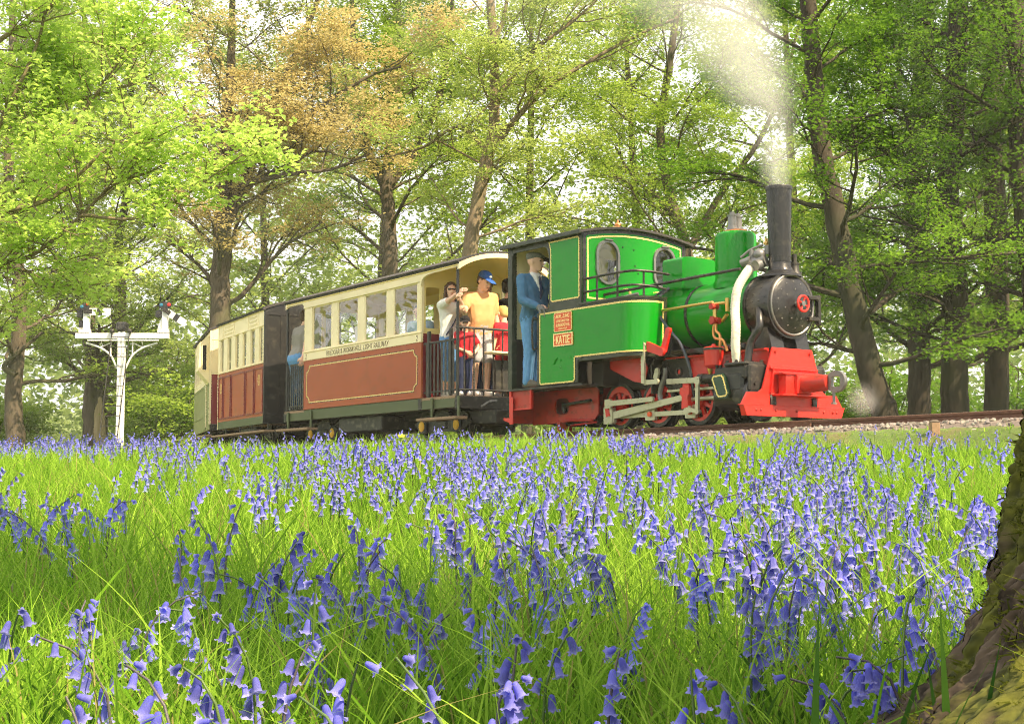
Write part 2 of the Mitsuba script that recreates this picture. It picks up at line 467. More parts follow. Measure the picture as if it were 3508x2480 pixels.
# side tank with the rounded front
ax = [(2.20 + .30 * math.sin(t), .55 + .30 * math.cos(t)) for t in np.linspace(0, math.pi / 2, 12)]
for s in (1, -1):
    plan = [(1.43, .85)] + ax + [(2.50, .37), (1.43, .37)]
    tk = lp('side_tank', G().prism(Polygon([(a_, s * b) for a_, b in plan]), 'z', .80, 1.474), 'border_green', smooth=20)
    skin = [(1.372, .862)] + [(2.20 + .312 * math.sin(t), .55 + .312 * math.cos(t)) for t in np.linspace(0, math.pi / 2, 14)] + [(2.512, .44)]
    th = [(1.372, .8595)] + [(2.20 + .3095 * math.sin(t), .55 + .3095 * math.cos(t)) for t in np.linspace(0, math.pi / 2, 14)] + [(2.5095, .44)]
    pan = Polygon([(a_, s * b) for a_, b in skin + th[::-1]])
    lp('tank_panel', G().prism(pan, 'z', .865, 1.425), 'green_paint', tk, smooth=20)
    lo = Polygon([(.70, .565), (1.345, .565), (1.37, .59), (1.37, 1.425), (.70, 1.425), (.695, 1.42), (.695, .57)])
    q = s * .858
    e = (lambda a_: (q, q + s * a_) if s > 0 else (q + s * a_, q))
    ca = lp('cab_sheet', G().prism(lo, 'r', *e(.0035)), 'green_paint', tk)
    sk2 = [(1.386, .8655)] + [(2.20 + .3155 * math.sin(t), .55 + .3155 * math.cos(t)) for t in np.linspace(0, math.pi / 2, 14)] + [(2.5155, .44)]
    sk3 = [(1.386, .8615)] + [(2.20 + .3115 * math.sin(t), .55 + .3115 * math.cos(t)) for t in np.linspace(0, math.pi / 2, 14)] + [(2.5115, .44)]
    p2 = Polygon([(a_, s * b) for a_, b in sk2 + sk3[::-1]])
    g = G().prism(p2, 'z', 1.425, 1.445).prism(p2, 'z', .848, .866)
    ez = sorted((s * .8605, s * .8665))
    g.prism(Polygon([(.70, 1.425), (1.387, 1.425), (1.387, 1.445), (.70, 1.445), (.675, 1.42), (.675, .575), (.70, .55), (1.35, .55), (1.385, .585), (1.385, .85), (1.367, .85), (1.367, .592), (1.343, .568), (.708, .568), (.693, .583), (.693, 1.413), (.705, 1.425)]), 'r', *ez)
    g.box(2.5105, 2.5165, s * .44, s * .458, .866, 1.425)
    lp('lining', g, 'cream_line', tk, smooth=20)
    lp('tank_top_rim', G().prism(Polygon([(a_, s * b * 1.012) for a_, b in plan]).buffer(.008), 'z', 1.475, 1.50), 'border_green', tk, smooth=20)
# name and builder's plates
pk = lp('name_plate', G().prism(rrect(.975, 1.355, 1.005, 1.165, .01), 'r', .862, .872), 'plate_orange', label='red name plate with brass letters')
lp('plate_rim', G().prism(band(rrect(.975, 1.355, 1.005, 1.165, .01), .014), 'r', .872, .879), 'brass_letter', pk)
lp('lettering', text_g('KATIE', .095, .27, 1.03, .872, 1.037, .006, True), 'brass_letter', pk)
g = G().box(.998, 1.012, .872, .877, 1.077, 1.091).box(1.318, 1.332, .872, .877, 1.077, 1.091)
lp('plate_dot', g, 'brass_letter', pk, kind='stuff')
bp = lp('builder_plate', G().prism(rrect(.985, 1.335, 1.185, 1.42, .02), 'r', .862, .870), 'plate_orange')
lp('plate_rim', G().prism(band(rrect(.985, 1.335, 1.185, 1.42, .02), .008), 'r', .870, .875), 'brass_letter', bp)
g = G().add(text_g('ARN. JUNG', .045, .27, 1.02, .870, 1.35, .004)).add(text_g('LOKOMOTIV', .03, .26, 1.03, .870, 1.30, .004)).add(text_g('JUNGENTHAL', .04, .28, 1.02, .870, 1.245, .004)).add(text_g('KIRCHEN', .02, .16, 1.08, .870, 1.21, .004))
lp('lettering', g, 'brass_letter', bp)
# bits on the cab sheet
g = G()
for (u, z) in ((.98, .80), (1.03, .86), (1.11, .835), (1.11, .75), (1.30, .86)):
    g.sph((u, .862, z), .014, 1)
g.tube([(.98, .87, .80), (1.03, .87, .86)], .008, 6)
lp('bolt_head', g, 'green_paint', kind='stuff')
lp('grab_handle', G().tube([(.62, .86, 1.38), (.585, .90, 1.38), (.585, .90, 1.02), (.62, .86, 1.02)], .013, 8, smooth=3), 'black_iron')
# handrails and the guard rail on the tank top
g = G().tube([(1.50, .82, 1.79), (2.25, .80, 1.80), (2.42, .62, 1.80), (2.46, .30, 1.78)], .016, 8, smooth=5)
lp('guard_rail', g, 'black_iron')
g = G().tube([(1.50, .82, 1.63), (2.25, .80, 1.635), (2.42, .62, 1.63), (2.46, .30, 1.60)], .014, 8, smooth=5)
lp('guard_rail', g, 'black_iron')
for (u, r_) in ((1.75, .81), (2.12, .805), (2.40, .64)):
    lp('rail_post', G().cyl((u, r_, 1.49), (u, r_, 1.80), .013, 8), 'black_iron')
lp('handrail', G().tube([(1.50, .50, 1.625), (2.4, .47, 1.65), (3.70, .36, 1.695)], .018, 8, smooth=6), 'black_iron')
lp('cab_grab_rail', G().tube([(1.52, .20, 1.70), (1.60, .20, 1.70), (1.62, .18, 1.66), (1.62, .14, 1.45)], .018, 8, smooth=4), 'cream_line')
lp('cab_grab_rail', G().tube([(1.52, -.30, 1.70), (1.60, -.30, 1.70), (1.62, -.32, 1.66), (1.62, -.32, 1.45)], .018, 8, smooth=4), 'cream_line')
g = G().tube([(1.55, .60, 1.52), (1.95, .62, 1.53), (2.2, .55, 1.56)], .02, 6).box(1.52, 1.9, .55, .75, 1.50, 1.525, .005)
lp('fire_iron', g, 'grey_steel')
# regulator valve gear by the chimney
g = G().cyl((3.66, .20, 1.74), (3.86, .12, 1.80), .075, 16).cyl((3.62, .26, 1.77), (3.72, .22, 1.80), .05, 12).sph((3.80, .16, 1.86), .07, 2).cyl((3.70, .18, 1.80), (3.70, .18, 1.93), .035, 10)
g.cyl((3.86, .10, 1.86), (3.86, .10, 1.96), .03, 10).tube([(3.60, .25, 1.84), (3.7, .2, 1.92), (3.82, .12, 1.97)], .016, 6, smooth=3).cyl((3.84, .2, 1.74), (3.84, .27, 1.72), .06, 14)
lp('regulator_valve', g, 'grey_steel')
lp('brass_cock', G().cyl((3.80, .05, 1.92), (3.80, .05, 2.05), .018, 8).cyl((3.77, .05, 2.0), (3.83, .05, 2.0), .02, 8), 'brass')
hs = lp('steam_pipe', G().tube([(3.76, .27, 1.70), (3.75, .34, 1.62), (3.72, .43, 1.46), (3.72, .47, 1.25), (3.79, .53, 1.04), (3.80, .55, .82), (3.79, .52, .63)], [.05] * 36 + [.054], 14, smooth=6), 'lagging', label='white lagged steam pipe')
g = G()
pp = path([(3.76, .27, 1.70), (3.75, .34, 1.62), (3.72, .43, 1.46), (3.72, .47, 1.25), (3.79, .53, 1.04), (3.80, .55, .82), (3.79, .52, .63)], 6)
for k in range(2, len(pp) - 1):
    d = pp[k + 1] - pp[k - 1]
    d /= np.linalg.norm(d)
    g.lathe(pp[k], d, [(-.003, .049), (-.003, .0535), (.003, .0535), (.003, .049)], 14)
lp('binding', g, 'lagging', hs, kind='stuff')
lp('exhaust_pipe', G().tube([(3.95, .34, 1.22), (4.02, .40, 1.14), (4.05, .44, 1.00), (3.95, .47, .84), (3.93, .50, .61)], .042, 12, smooth=6), 'black_paint')
# brass feed pipe with clack valves
g = G().tube([(1.52, .45, 1.33), (2.4, .46, 1.335), (3.22, .43, 1.355), (3.34, .43, 1.34), (3.37, .42, 1.24)], .017, 8, smooth=6)
lp('feed_pipe', g, 'brass')
g = G().cyl((3.37, .44, 1.34), (3.37, .44, 1.08), .024, 10).cyl((3.37, .44, 1.33), (3.56, .42, 1.33), .018, 8).cyl((3.55, .42, 1.38), (3.55, .42, 1.23), .026, 10).cyl((3.55, .42, 1.20), (3.47, .42, 1.13), .02, 8)
lp('clack_valve', g, 'brass')
lp('valve_body', G().cyl((3.37, .40, 1.30), (3.37, .50, 1.30), .035, 10), 'red_grimy')
g = G().cyl((3.32, .46, 1.14), (3.46, .46, 1.14), .03, 10).cyl((3.40, .40, 1.14), (3.40, .52, 1.14), .04, 12).cyl((3.35, .46, 1.19), (3.35, .46, 1.10), .028, 10)
lp('valve_body', g, 'red_grimy')
lp('copper_pipe', G().tube([(3.37, .46, 1.08), (3.38, .47, .98), (3.45, .50, .93), (3.58, .52, .90), (3.62, .50, .78)], .017, 8, smooth=5), 'copper')
lp('copper_pipe', G().tube([(3.42, .47, 1.10), (3.44, .49, 1.02), (3.52, .51, .96), (3.54, .53, .84), (3.48, .50, .60)], .017, 8, smooth=5), 'copper')
po = lp('lubricator', G().lathe((3.43, .52, .60), (0, 0, 1), [(0, 0), (0, .07), (.03, .105), (.20, .112), (.20, .12), (.225, .12), (.235, .10), (.25, .03), (.27, .02), (.27, 0)], 24), 'red_paint')
lp('lubricator_lid', G().lathe((3.43, .52, .80), (0, 0, 1), [(0, .118), (0, .125), (.02, .125), (.035, .10), (.05, .03), (.065, .02), (.065, 0)], 24), 'black_iron', po)
lp('sand_pipe', G().tube([(2.48, .31, 1.62), (2.40, .40, 1.50), (2.47, .47, 1.30), (2.72, .50, 1.06), (2.9, .52, .90), (3.02, .50, .62), (3.0, .42, .30)], .018, 8, smooth=5), 'rubber_hose')
lp('sand_pipe', G().tube([(2.42, .31, 1.62), (2.2, .42, 1.45), (2.1, .46, 1.2), (2.12, .46, .95)], .014, 8, smooth=5), 'rubber_hose')
# frames
fr = Polygon([(1.30, .10), (1.36, .18), (1.36, .46), (2.24, .78), (4.08, .78), (4.08, .22), (3.5, .30), (3.1, .42), (2.6, .42), (2.0, .42), (1.75, .40), (1.45, .30), (1.40, .10)])
for s in (1, -1):
    lp('main_frame', G().prism(Polygon([(1.2, .12), (1.2, .52), (2.24, .70), (4.06, .775), (4.06, .20), (3.4, .2), (3.2, .30), (1.5, .30), (1.4, .12)]), 'r', s * .26 - .012, s * .26 + .012), 'red_grimy')
    rf_ = Polygon([(.03, .08), (1.28, .11), (1.36, .18), (1.36, .47), (1.30, .52), (.03, .53)]).difference(rrect(.50, .78, .20, .40, .07))
    lp('rear_frame', G().prism(rf_, 'r', s * .47 - .01, s * .47 + .01), 'red_grimy')
    lp('splasher', G().prism(Polygon([(1.44, .845), (1.46, .77), (2.06, .53), (2.24, .50), (2.30, .68), (2.22, .80), (2.0, .845)]), 'r', s * .50 - .008, s * .50 + .008), 'red_paint')
    top_fr = Polygon([(2.26, .50), (4.06, .42), (4.06, .79), (2.26, .77)])
    tf = lp('front_frame', G().prism(top_fr, 'r', s * .31 - .01, s * .31 + .01), 'red_paint')
    g = G().rivets([(2.4 + .06 * k, s * .32, .735) for k in range(26)] + [(4.0, s * .32, .48 + .06 * k) for k in range(4)] + [(3.92, s * .32, .48 + .06 * k) for k in range(4)], 'r' if s > 0 else '-r', .010)
    lp('rivet_row', g, 'red_paint', tf, kind='stuff')
    lp('frame_angle', G().box(2.3, 4.06, s * .31, s * .37, .77, .79), 'red_paint', tf)
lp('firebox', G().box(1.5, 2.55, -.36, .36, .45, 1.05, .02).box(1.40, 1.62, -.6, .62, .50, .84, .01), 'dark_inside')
lp('ash_pan', G().box(.35, 1.25, -.35, .40, .06, .16, .01), 'dark_inside')
lp('saddle', G().hexa([(3.80, .30, .79), (4.10, .30, .79), (3.80, .10, .79), (4.10, .10, .79)], [(3.80, .30, 1.02), (4.04, .30, 1.02), (3.8, .10, 1.02), (4.04, .10, 1.02)]).hexa([(3.80, -.30, .79), (4.10, -.30, .79), (3.80, -.10, .79), (4.10, -.10, .79)], [(3.80, -.30, 1.02), (4.04, -.30, 1.02), (3.8, -.10, 1.02), (4.04, -.10, 1.02)]).box(2.6, 3.8, -.42, .42, .80, .86, .01), 'smokebox_black')
# rear valance and step
sv = lp('rear_valance', G().box(.02, .47, .80, .815, .265, .53), 'red_grimy')
g = G().box(.0, .04, .815, .845, .24, .535, .006).box(.44, .47, .815, .845, .26, .535, .006).box(.04, .44, .815, .84, .262, .275).box(.44, .56, .815, .845, .515, .533)
lp('valance_flange', g, 'red_paint', sv)
g = G().box(.02, .10, .845, .856, .08, .43, .01)
g.hexa([(.10, .845, .08), (.10, .856, .08), (-.10, .845, .14), (-.10, .856, .14)], [(.10, .845, .16), (.10, .856, .16), (-.10, .845, .17), (-.10, .856, .17)])
lp('lifting_bracket', g, 'red_paint', sv)
lp('rivet_row', G().rivets([(.02, .846, .29 + .06 * k) for k in range(4)], 'r', .010), 'red_paint', sv, kind='stuff')
lp('rear_beam', G().box(-.03, .02, -.80, .80, .10, .53, .006), 'red_grimy')
lp('step_plate', G().box(.62, 1.30, .46, .62, .525, .545), 'solebar_green')
g = G().tube([(.72, .49, .30), (.72, .53, .30)], .02, 8).tube([(.72, .53, .31), (1.28, .53, .345)], .02, 8).tube([(.70, .50, .30), (.73, .50, .22)], .03, 8)
lp('brake_rod', g, 'black_iron')
lp('brake_hanger', G().tube([(.74, .50, .12), (1.30, .52, .10)], .018, 8).tube([(.85, .5, .05), (1.35, .5, .075)], .012, 8).box(.56, .62, .3, .5, -.02, .12, .005), 'red_grimy')
# wheels
WR, WU = .28, (1.65, 2.34, 3.03)
PIN = np.array([.09, -.14])
for s in (1, -1):
    for u in WU:
        c = np.array([u, s * .29, WR - .015])
        d = (0, s, 0)
        wh, wm = new_key('wheel', LO), 'red_paint' if s > 0 else 'black_iron'
        lp('tyre', G().lathe(c, d, [(-.02, .23), (-.02, .305), (0, .305), (.01, .283), (.085, .278), (.085, .235), (.06, .23)], 40), 'black_iron', wh)
        lp('rim', G().lathe(c, d, [(.02, .19), (.02, .236), (.08, .236), (.08, .195), (.07, .19)], 40), wm, wh)
        lp('hub', G().lathe(c, d, [(0, .07), (.10, .07), (.115, .055), (.115, 0)], 24), wm, wh)
        for k in range(8):
            a = k * math.pi / 4 + .35
            e1, e2 = np.array([math.cos(a), 0, math.sin(a)]), np.array([-math.sin(a), 0, math.cos(a)])
            p0, p1 = c + e1 * .06 + np.array([0, s * .05, 0]), c + e1 * .20 + np.array([0, s * .05, 0])
            q = np.array([0, s * .018, 0])
            lp('spoke', G().hexa([p0 + e2 * .024 + q, p0 - e2 * .024 + q, p0 + e2 * .024 - q, p0 - e2 * .024 - q], [p1 + e2 * .017 + q, p1 - e2 * .017 + q, p1 + e2 * .017 - q, p1 - e2 * .017 - q]), wm, wh)
        cw = Polygon([(.232 * math.cos(t), .232 * math.sin(t)) for t in np.linspace(.55, 2.9, 20)] + [(.14 * math.cos(t) - .01, .10 + .06 * math.sin(t)) for t in np.linspace(2.9, .4, 10)])
        cw = affinity.translate(cw, c[0], c[2])
        lp('counterweight', G().prism(cw, 'r', *sorted((c[1] + s * .03, c[1] + s * .092))), wm, wh)
for s in (1, -1):
    lp('pony_wheel', G().lathe((3.95, s * .29, .19), (0, s, 0), [(0, 0), (0, .20), (.07, .19), (.07, .10), (.03, .06), (.03, 0)], 24), 'black_iron')


def rod(a, b, w0, w1, r_, t=.022, big0=0, big1=0):
    """Flat bar in the plane r between two (u,z) points, with round ends."""
    a, b = np.array(a, float), np.array(b, float)
    d = (b - a) / np.linalg.norm(b - a)
    n = np.array([-d[1], d[0]])
    p = Polygon([a + n * w0 / 2, b + n * w1 / 2, b - n * w1 / 2, a - n * w0 / 2])
    if big0:
        p = p.union(affinity.rotate(sbox(a[0] - big0, a[1] - big0, a[0] + big0, a[1] + big0).buffer(.008), math.degrees(math.atan2(d[1], d[0])), origin=tuple(a)))
    if big1:
        p = p.union(Point(*b).buffer(big1))
    return G().prism(p.buffer(.004).buffer(-.002), 'r', r_ - t, r_ + t)


for s in (1, -1):
    MF = Frame(36.1, LF.o - .18 * LF.h - s * .18 * LF.r + np.array([0, 0, .012]))

    def mp(name, g, m, parent=LO, smooth=30, **kw):
        return put(parent, name, g, m, MF, smooth, **kw)

    P = [np.array([u, WR - .015]) + PIN for u in WU]
    mp('coupling_rod', rod(P[0], P[1], .055, .055, s * .585, big1=.0), 'steel')
    mp('coupling_rod', rod(P[1], P[2], .05, .05, s * .585, .02, .06, .06), 'steel')
    for q in P[1:]:
        g = G().prism(sbox(q[0] - .075, q[1] - .06, q[0] + .075, q[1] + .07).buffer(.01), 'r', *sorted((s * .57, s * .61)))
        k = mp('rod_bearing', g, 'steel')
        mp('oil_cap', G().lathe((q[0] + .01, s * .605, q[1] - .0), (0, s, 0), [(0, .032), (.03, .03), (.03, 0)], 16), 'plate_orange', k)
    mp('connecting_rod', rod(P[0] + [0, .0], (3.10, .30), .085, .062, s * .635, .02, .075, .045), 'steel')
    k = mp('crank_end', G().prism(sbox(P[0][0] - .08, P[0][1] - .085, P[0][0] + .06, P[0][1] + .10).buffer(.008), 'r', *sorted((s * .61, s * .67))), 'steel')
    mp('return_crank', rod(P[0] + [-.0, .0], P[0] + [-.03, .16], .07, .06, s * .66, .018, 0, .035), 'red_paint')
    mp('eccentric_rod', rod(P[0] + [.03, .15], (2.56, .295), .062, .05, s * .69, .016, .045, .03), 'steel')
    # motion bracket plate and link
    mb = Polygon([(2.55, .42), (2.55, .68), (2.60, .75), (2.68, .785), (3.02, .76), (3.04, .62), (3.04, .42), (2.9, .39), (2.62, .39)])
    mo = mp('motion_bracket', G().prism(mb, 'r', *sorted((s * .52, s * .54))), 'black_iron')
    mp('bracket_flange', G().prism(Polygon([(2.535, .36), (2.535, .69), (2.59, .77), (2.68, .80), (2.9, .785), (2.9, .775), (2.68, .785), (2.60, .757), (2.555, .68), (2.555, .36)]), 'r', *sorted((s * .46, s * .68))), 'black_iron', mo)
    g = G().lathe((2.88, s * .54, .60), (0, s, 0), [(0, .05), (.02, .05), (.02, .03), (0, .03)], 20)
    mp('bracket_ring', g, 'black_iron', mo)
    mp('red_plug', G().lathe((2.88, s * .535, .60), (0, s, 0), [(0, .03), (.01, .03), (.01, 0)], 16), 'red_paint', mo)
    ln = [(2.66 + .05 * math.sin(t * 2.0), .48 + .17 * t) for t in np.linspace(-1.5, 1, 12)]
    mp('expansion_link', G().tube([(a_, s * .61, b) for a_, b in ln], .03, 8), 'grey_steel')
    lp('lifting_link', rod((2.45, .48), (2.45, .93), .05, .05, s * .70, .014, 0, .03), 'steel')
    lp('drop_link', rod((2.45, .49), (2.66, .49), .055, .045, s * .68, .014, 0, .03), 'steel')
    mp('slide_arm', G().prism(Polygon([(2.58, .54), (2.62, .65), (2.66, .655), (2.68, .60), (2.64, .50)]), 'r', *sorted((s * .66, s * .69))), 'steel')
    lp('reversing_arm', rod((2.42, .93), (2.72, .83), .11, .09, s * .66, .02, 0, .05), 'red_paint')
    lp('reversing_arm', rod((2.70, .84), (2.79, 1.07), .075, .06, s * .61, .02, 0, .035), 'red_paint')
    mp('radius_rod', rod((2.80, .487), (3.30, .475), .058, .055, s * .66, .016, 0, .035), 'steel')
    mp('combination_lever', rod((3.335, .47), (3.325, .12), .045, .045, s * .69, .014, .03, .03), 'steel')
    mp('union_link', rod((3.13, .155), (3.325, .12), .045, .045, s * .66, .014, .035, .02), 'steel')
    mp('slide_bar', G().box(2.75, 3.62, s * .57, s * .63, .365, .395, .004), 'steel')
    xh = Polygon([(3.03, .40), (3.18, .42), (3.18, .33), (3.15, .30), (3.16, .18), (3.05, .16), (3.06, .30), (3.02, .34)])
    mp('crosshead', G().prism(xh, 'r', *sorted((s * .585, s * .68))).box(3.05, 3.15, s * .58, s * .66, .40, .46, .005), 'red_paint')
    mp('piston_rod', G().cyl((3.14, s * .60, .27), (3.68, s * .60, .27), .024, 12), 'steel')
    mp('valve_spindle', G().cyl((3.30, s * .64, .485), (3.66, s * .64, .485), .05, 14).cyl((3.32, s * .64, .485), (3.40, s * .64, .485), .065, 6), 'black_iron')
    mp('oil_cup', G().lathe((3.47, s * .62, .53), (0, 0, 1), [(0, .02), (.03, .025), (.05, .035), (.075, .035), (.08, .02), (.08, 0)], 14), 'brass')
    # cylinder block
    cy = mp('cylinder', G().lathe((3.68, s * .62, .275), (1, 0, 0), [(0, 0), (0, .16), (.04, .165), (.48, .165), (.48, .185), (.52, .185), (.53, .15), (.55, .14), (.555, .05), (.57, 0)], 36).box(3.72, 4.14, s * .47, s * .80, .30, .52, .03), 'black_paint')
    g = G().box(3.70, 4.20, s * .47, s * .79, .44, .585, .02).box(3.86, 4.20, s * .50, s * .80, .585, .625, .015).box(4.19, 4.24, s * .50, s * .78, .30, .60, .02)
    mp('steam_chest', g, 'black_iron', cy)
    g = G()
    for (u, r_) in ((3.89, .53), (4.03, .53), (4.17, .53), (3.89, .77), (4.03, .77), (4.17, .77), (3.74, .55), (3.80, .55), (3.74, .78), (3.80, .78)):
        g.cyl((u, s * r_, .585), (u, s * r_, .65 if u > 3.85 else .61), .018, 6)
    for k in range(7):
        a_ = k * .9
        g.cyl((4.235, s * .62 + .14 * math.cos(a_), .275 + .14 * math.sin(a_)), (4.26, s * .62 + .14 * math.cos(a_), .275 + .14 * math.sin(a_)), .016, 6)
    mp('stud', g, 'black_iron', cy, kind='stuff')
    cp = Polygon([(3.715, .455), (3.74, .49), (3.865, .495), (3.895, .465), (3.955, .29), (3.93, .255), (3.82, .25), (3.79, .275)])
    e = sorted((s * .80, s * .835))
    cv = mp('cylinder_cover', G().prism(cp.buffer(.015), 'r', *e), 'dark_green_paint', cy)
    mp('cover_lining', G().prism(band(cp, .016), 'r', *sorted((s * .835, s * .839))), 'cream_line', cy)
    g = G().lathe((4.07, s * .75, .27), (0, s, 0), [(0, .11), (.03, .11), (.045, .08), (.045, 0)], 24)
    mp('cylinder_boss', g, 'black_iron', cy)
# buffer beam
UF = 4.10
bb = lp('buffer_beam', G().prism(Polygon([(-.79, .165), (-.70, .30), (-.53, .30), (-.47, .34), (-.31, .795), (.31, .795), (.47, .34), (.53, .30), (.70, .30), (.79, .165)]), 'u', UF, UF + .02), 'red_paint')
g = G().hexa([(UF - .015, .79, .165), (UF - .015, -.79, .165), (UF + .05, .79, .165), (UF + .05, -.79, .165)], [(UF - .015, .76, .045), (UF - .015, -.76, .045), (UF + .05, .74, .045), (UF + .05, -.74, .045)])
g.box(UF - .03, UF + .052, -.80, .80, .155, .165, .003)
lp('lower_beam', g, 'red_paint', bb)
g = G()
for r_ in (.60, .53, -.02, .30, -.45, -.60, -.66):
    g.sph((UF + .05, r_, .11), .016, 1)
for r_, z in ((.27, .75), (-.27, .75), (.30, .52), (-.36, .52)):
    g.cyl((UF + .02, r_, z), (UF + .045, r_, z), .018, 6)
lp('bolt_head', g, 'red_grimy', bb, kind='stuff')
lp('frame_lip', G().box(UF + .02, UF + .055, -.37, .37, .555, .575, .003).box(UF + .02, UF + .035, -.36, .36, .575, .60, .003).hexa([(UF + .02, .37, .30), (UF + .05, .37, .30), (UF + .02, .34, .30), (UF + .05, .34, .30)], [(UF + .02, .335, .57), (UF + .06, .335, .57), (UF + .02, .325, .57), (UF + .06, .325, .57)]), 'red_paint', bb)
g = G().box(UF + .02, UF + .19, -.40, .33, .495, .515, .003).box(UF + .02, UF + .19, -.40, .33, .265, .285, .003)
lp('drawgear_plate', g, 'red_paint', bb)
db = lp('drawgear_box', G().box(UF + .05, UF + .165, -.20, .26, .285, .495, .004), 'red_paint', bb)
lp('drawgear_collar', G().box(UF + .165, UF + .21, -.13, .13, .29, .49, .006), 'red_paint', bb)
lp('buffer_stem', G().lathe((UF + .20, 0, .395), (1, 0, 0), [(0, .105), (.02, .10), (.30, .085), (.34, .075), (.345, 0)], 28), 'red_grimy', bb)
ring = affinity.scale(Point(0, 0).buffer(.115, 16), 1.15, 1.0)
ring = affinity.translate(ring.difference(rrect(-.055, .065, -.055, .055, .02)), UF + .64, .40).union(Polygon([(UF + .33, .43), (UF + .42, .425), (UF + .56, .47), (UF + .56, .33), (UF + .42, .375), (UF + .33, .365)]).difference(rrect(UF + .585, UF + .705, .345, .455, .02)))
lp('coupling_ring', G().prism(ring, 'r', -.022, .022), 'grey_steel', bb)
lp('coupling_pin', G().cyl((UF + .60, 0, .29), (UF + .60, 0, .16), .018, 10).box(UF + .585, UF + .615, -.03, .03, .16, .18), 'grey_steel', bb)

# ---------------------------------------------------------------- coaches
HB = .716


def roof_arch(hw, ze, rise, n=25):
    x = np.linspace(-hw, hw, n)
    return [(a, ze + rise * (1 - (a / hw) ** 2)) for a in x]


def bogie(put_, parent, uc, wb=.49, side=.40, cap='yellow_axle'):
    b = new_key('bogie', parent)
    for s in (1, -1):
        fr_ = Polygon([(uc - wb - .30, .22), (uc - wb - .12, .30), (uc - .25, .30), (uc - .18, .37), (uc + .18, .37), (uc + .25, .30), (uc + wb + .12, .30), (uc + wb + .30, .22), (uc + wb + .12, .12), (uc + .3, .10), (uc - .3, .10), (uc - wb - .12, .12)])
        put_('side_frame', G().prism(fr_, 'r', s * side - .02, s * side + .02), 'black_iron', b)
        for du in (-wb, wb):
            put_('axlebox', G().box(uc + du - .10, uc + du + .10, *sorted((s * side, s * (side + .07))), .08, .28, .015), 'black_iron', b)
            put_('axle_cap', G().lathe((uc + du, s * (side + .07), .185), (0, s, 0), [(0, .075), (.012, .075), (.012, .062), (.02, .055), (.022, 0)], 24), cap, b)
            put_('wheel', G().lathe((uc + du, s * .28, .19), (0, s, 0), [(-.02, 0), (-.02, .215), (0, .215), (.01, .192), (.08, .188), (.08, .15), (.04, .14), (.04, .05), (.09, .05), (.09, 0)], 32), 'black_iron', b)
        put_('spring', G().box(uc - .16, uc + .16, s * side - .05, s * side + .05, .14, .26, .02), 'black_iron', b)
    put_('bolster', G().box(uc - .15, uc + .15, -.40, .40, .2, .42, .01), 'black_iron', b)


BF = Frame(33.3, (-1.19, 22.3, .68))
BK = thing('passenger_coach', 'brown and cream coach with open end verandas directly behind the green engine', 'coach')


def bp_(name, g, m, parent=BK, smooth=30, **kw):
    return put(parent, name, g, m, BF, smooth, **kw)


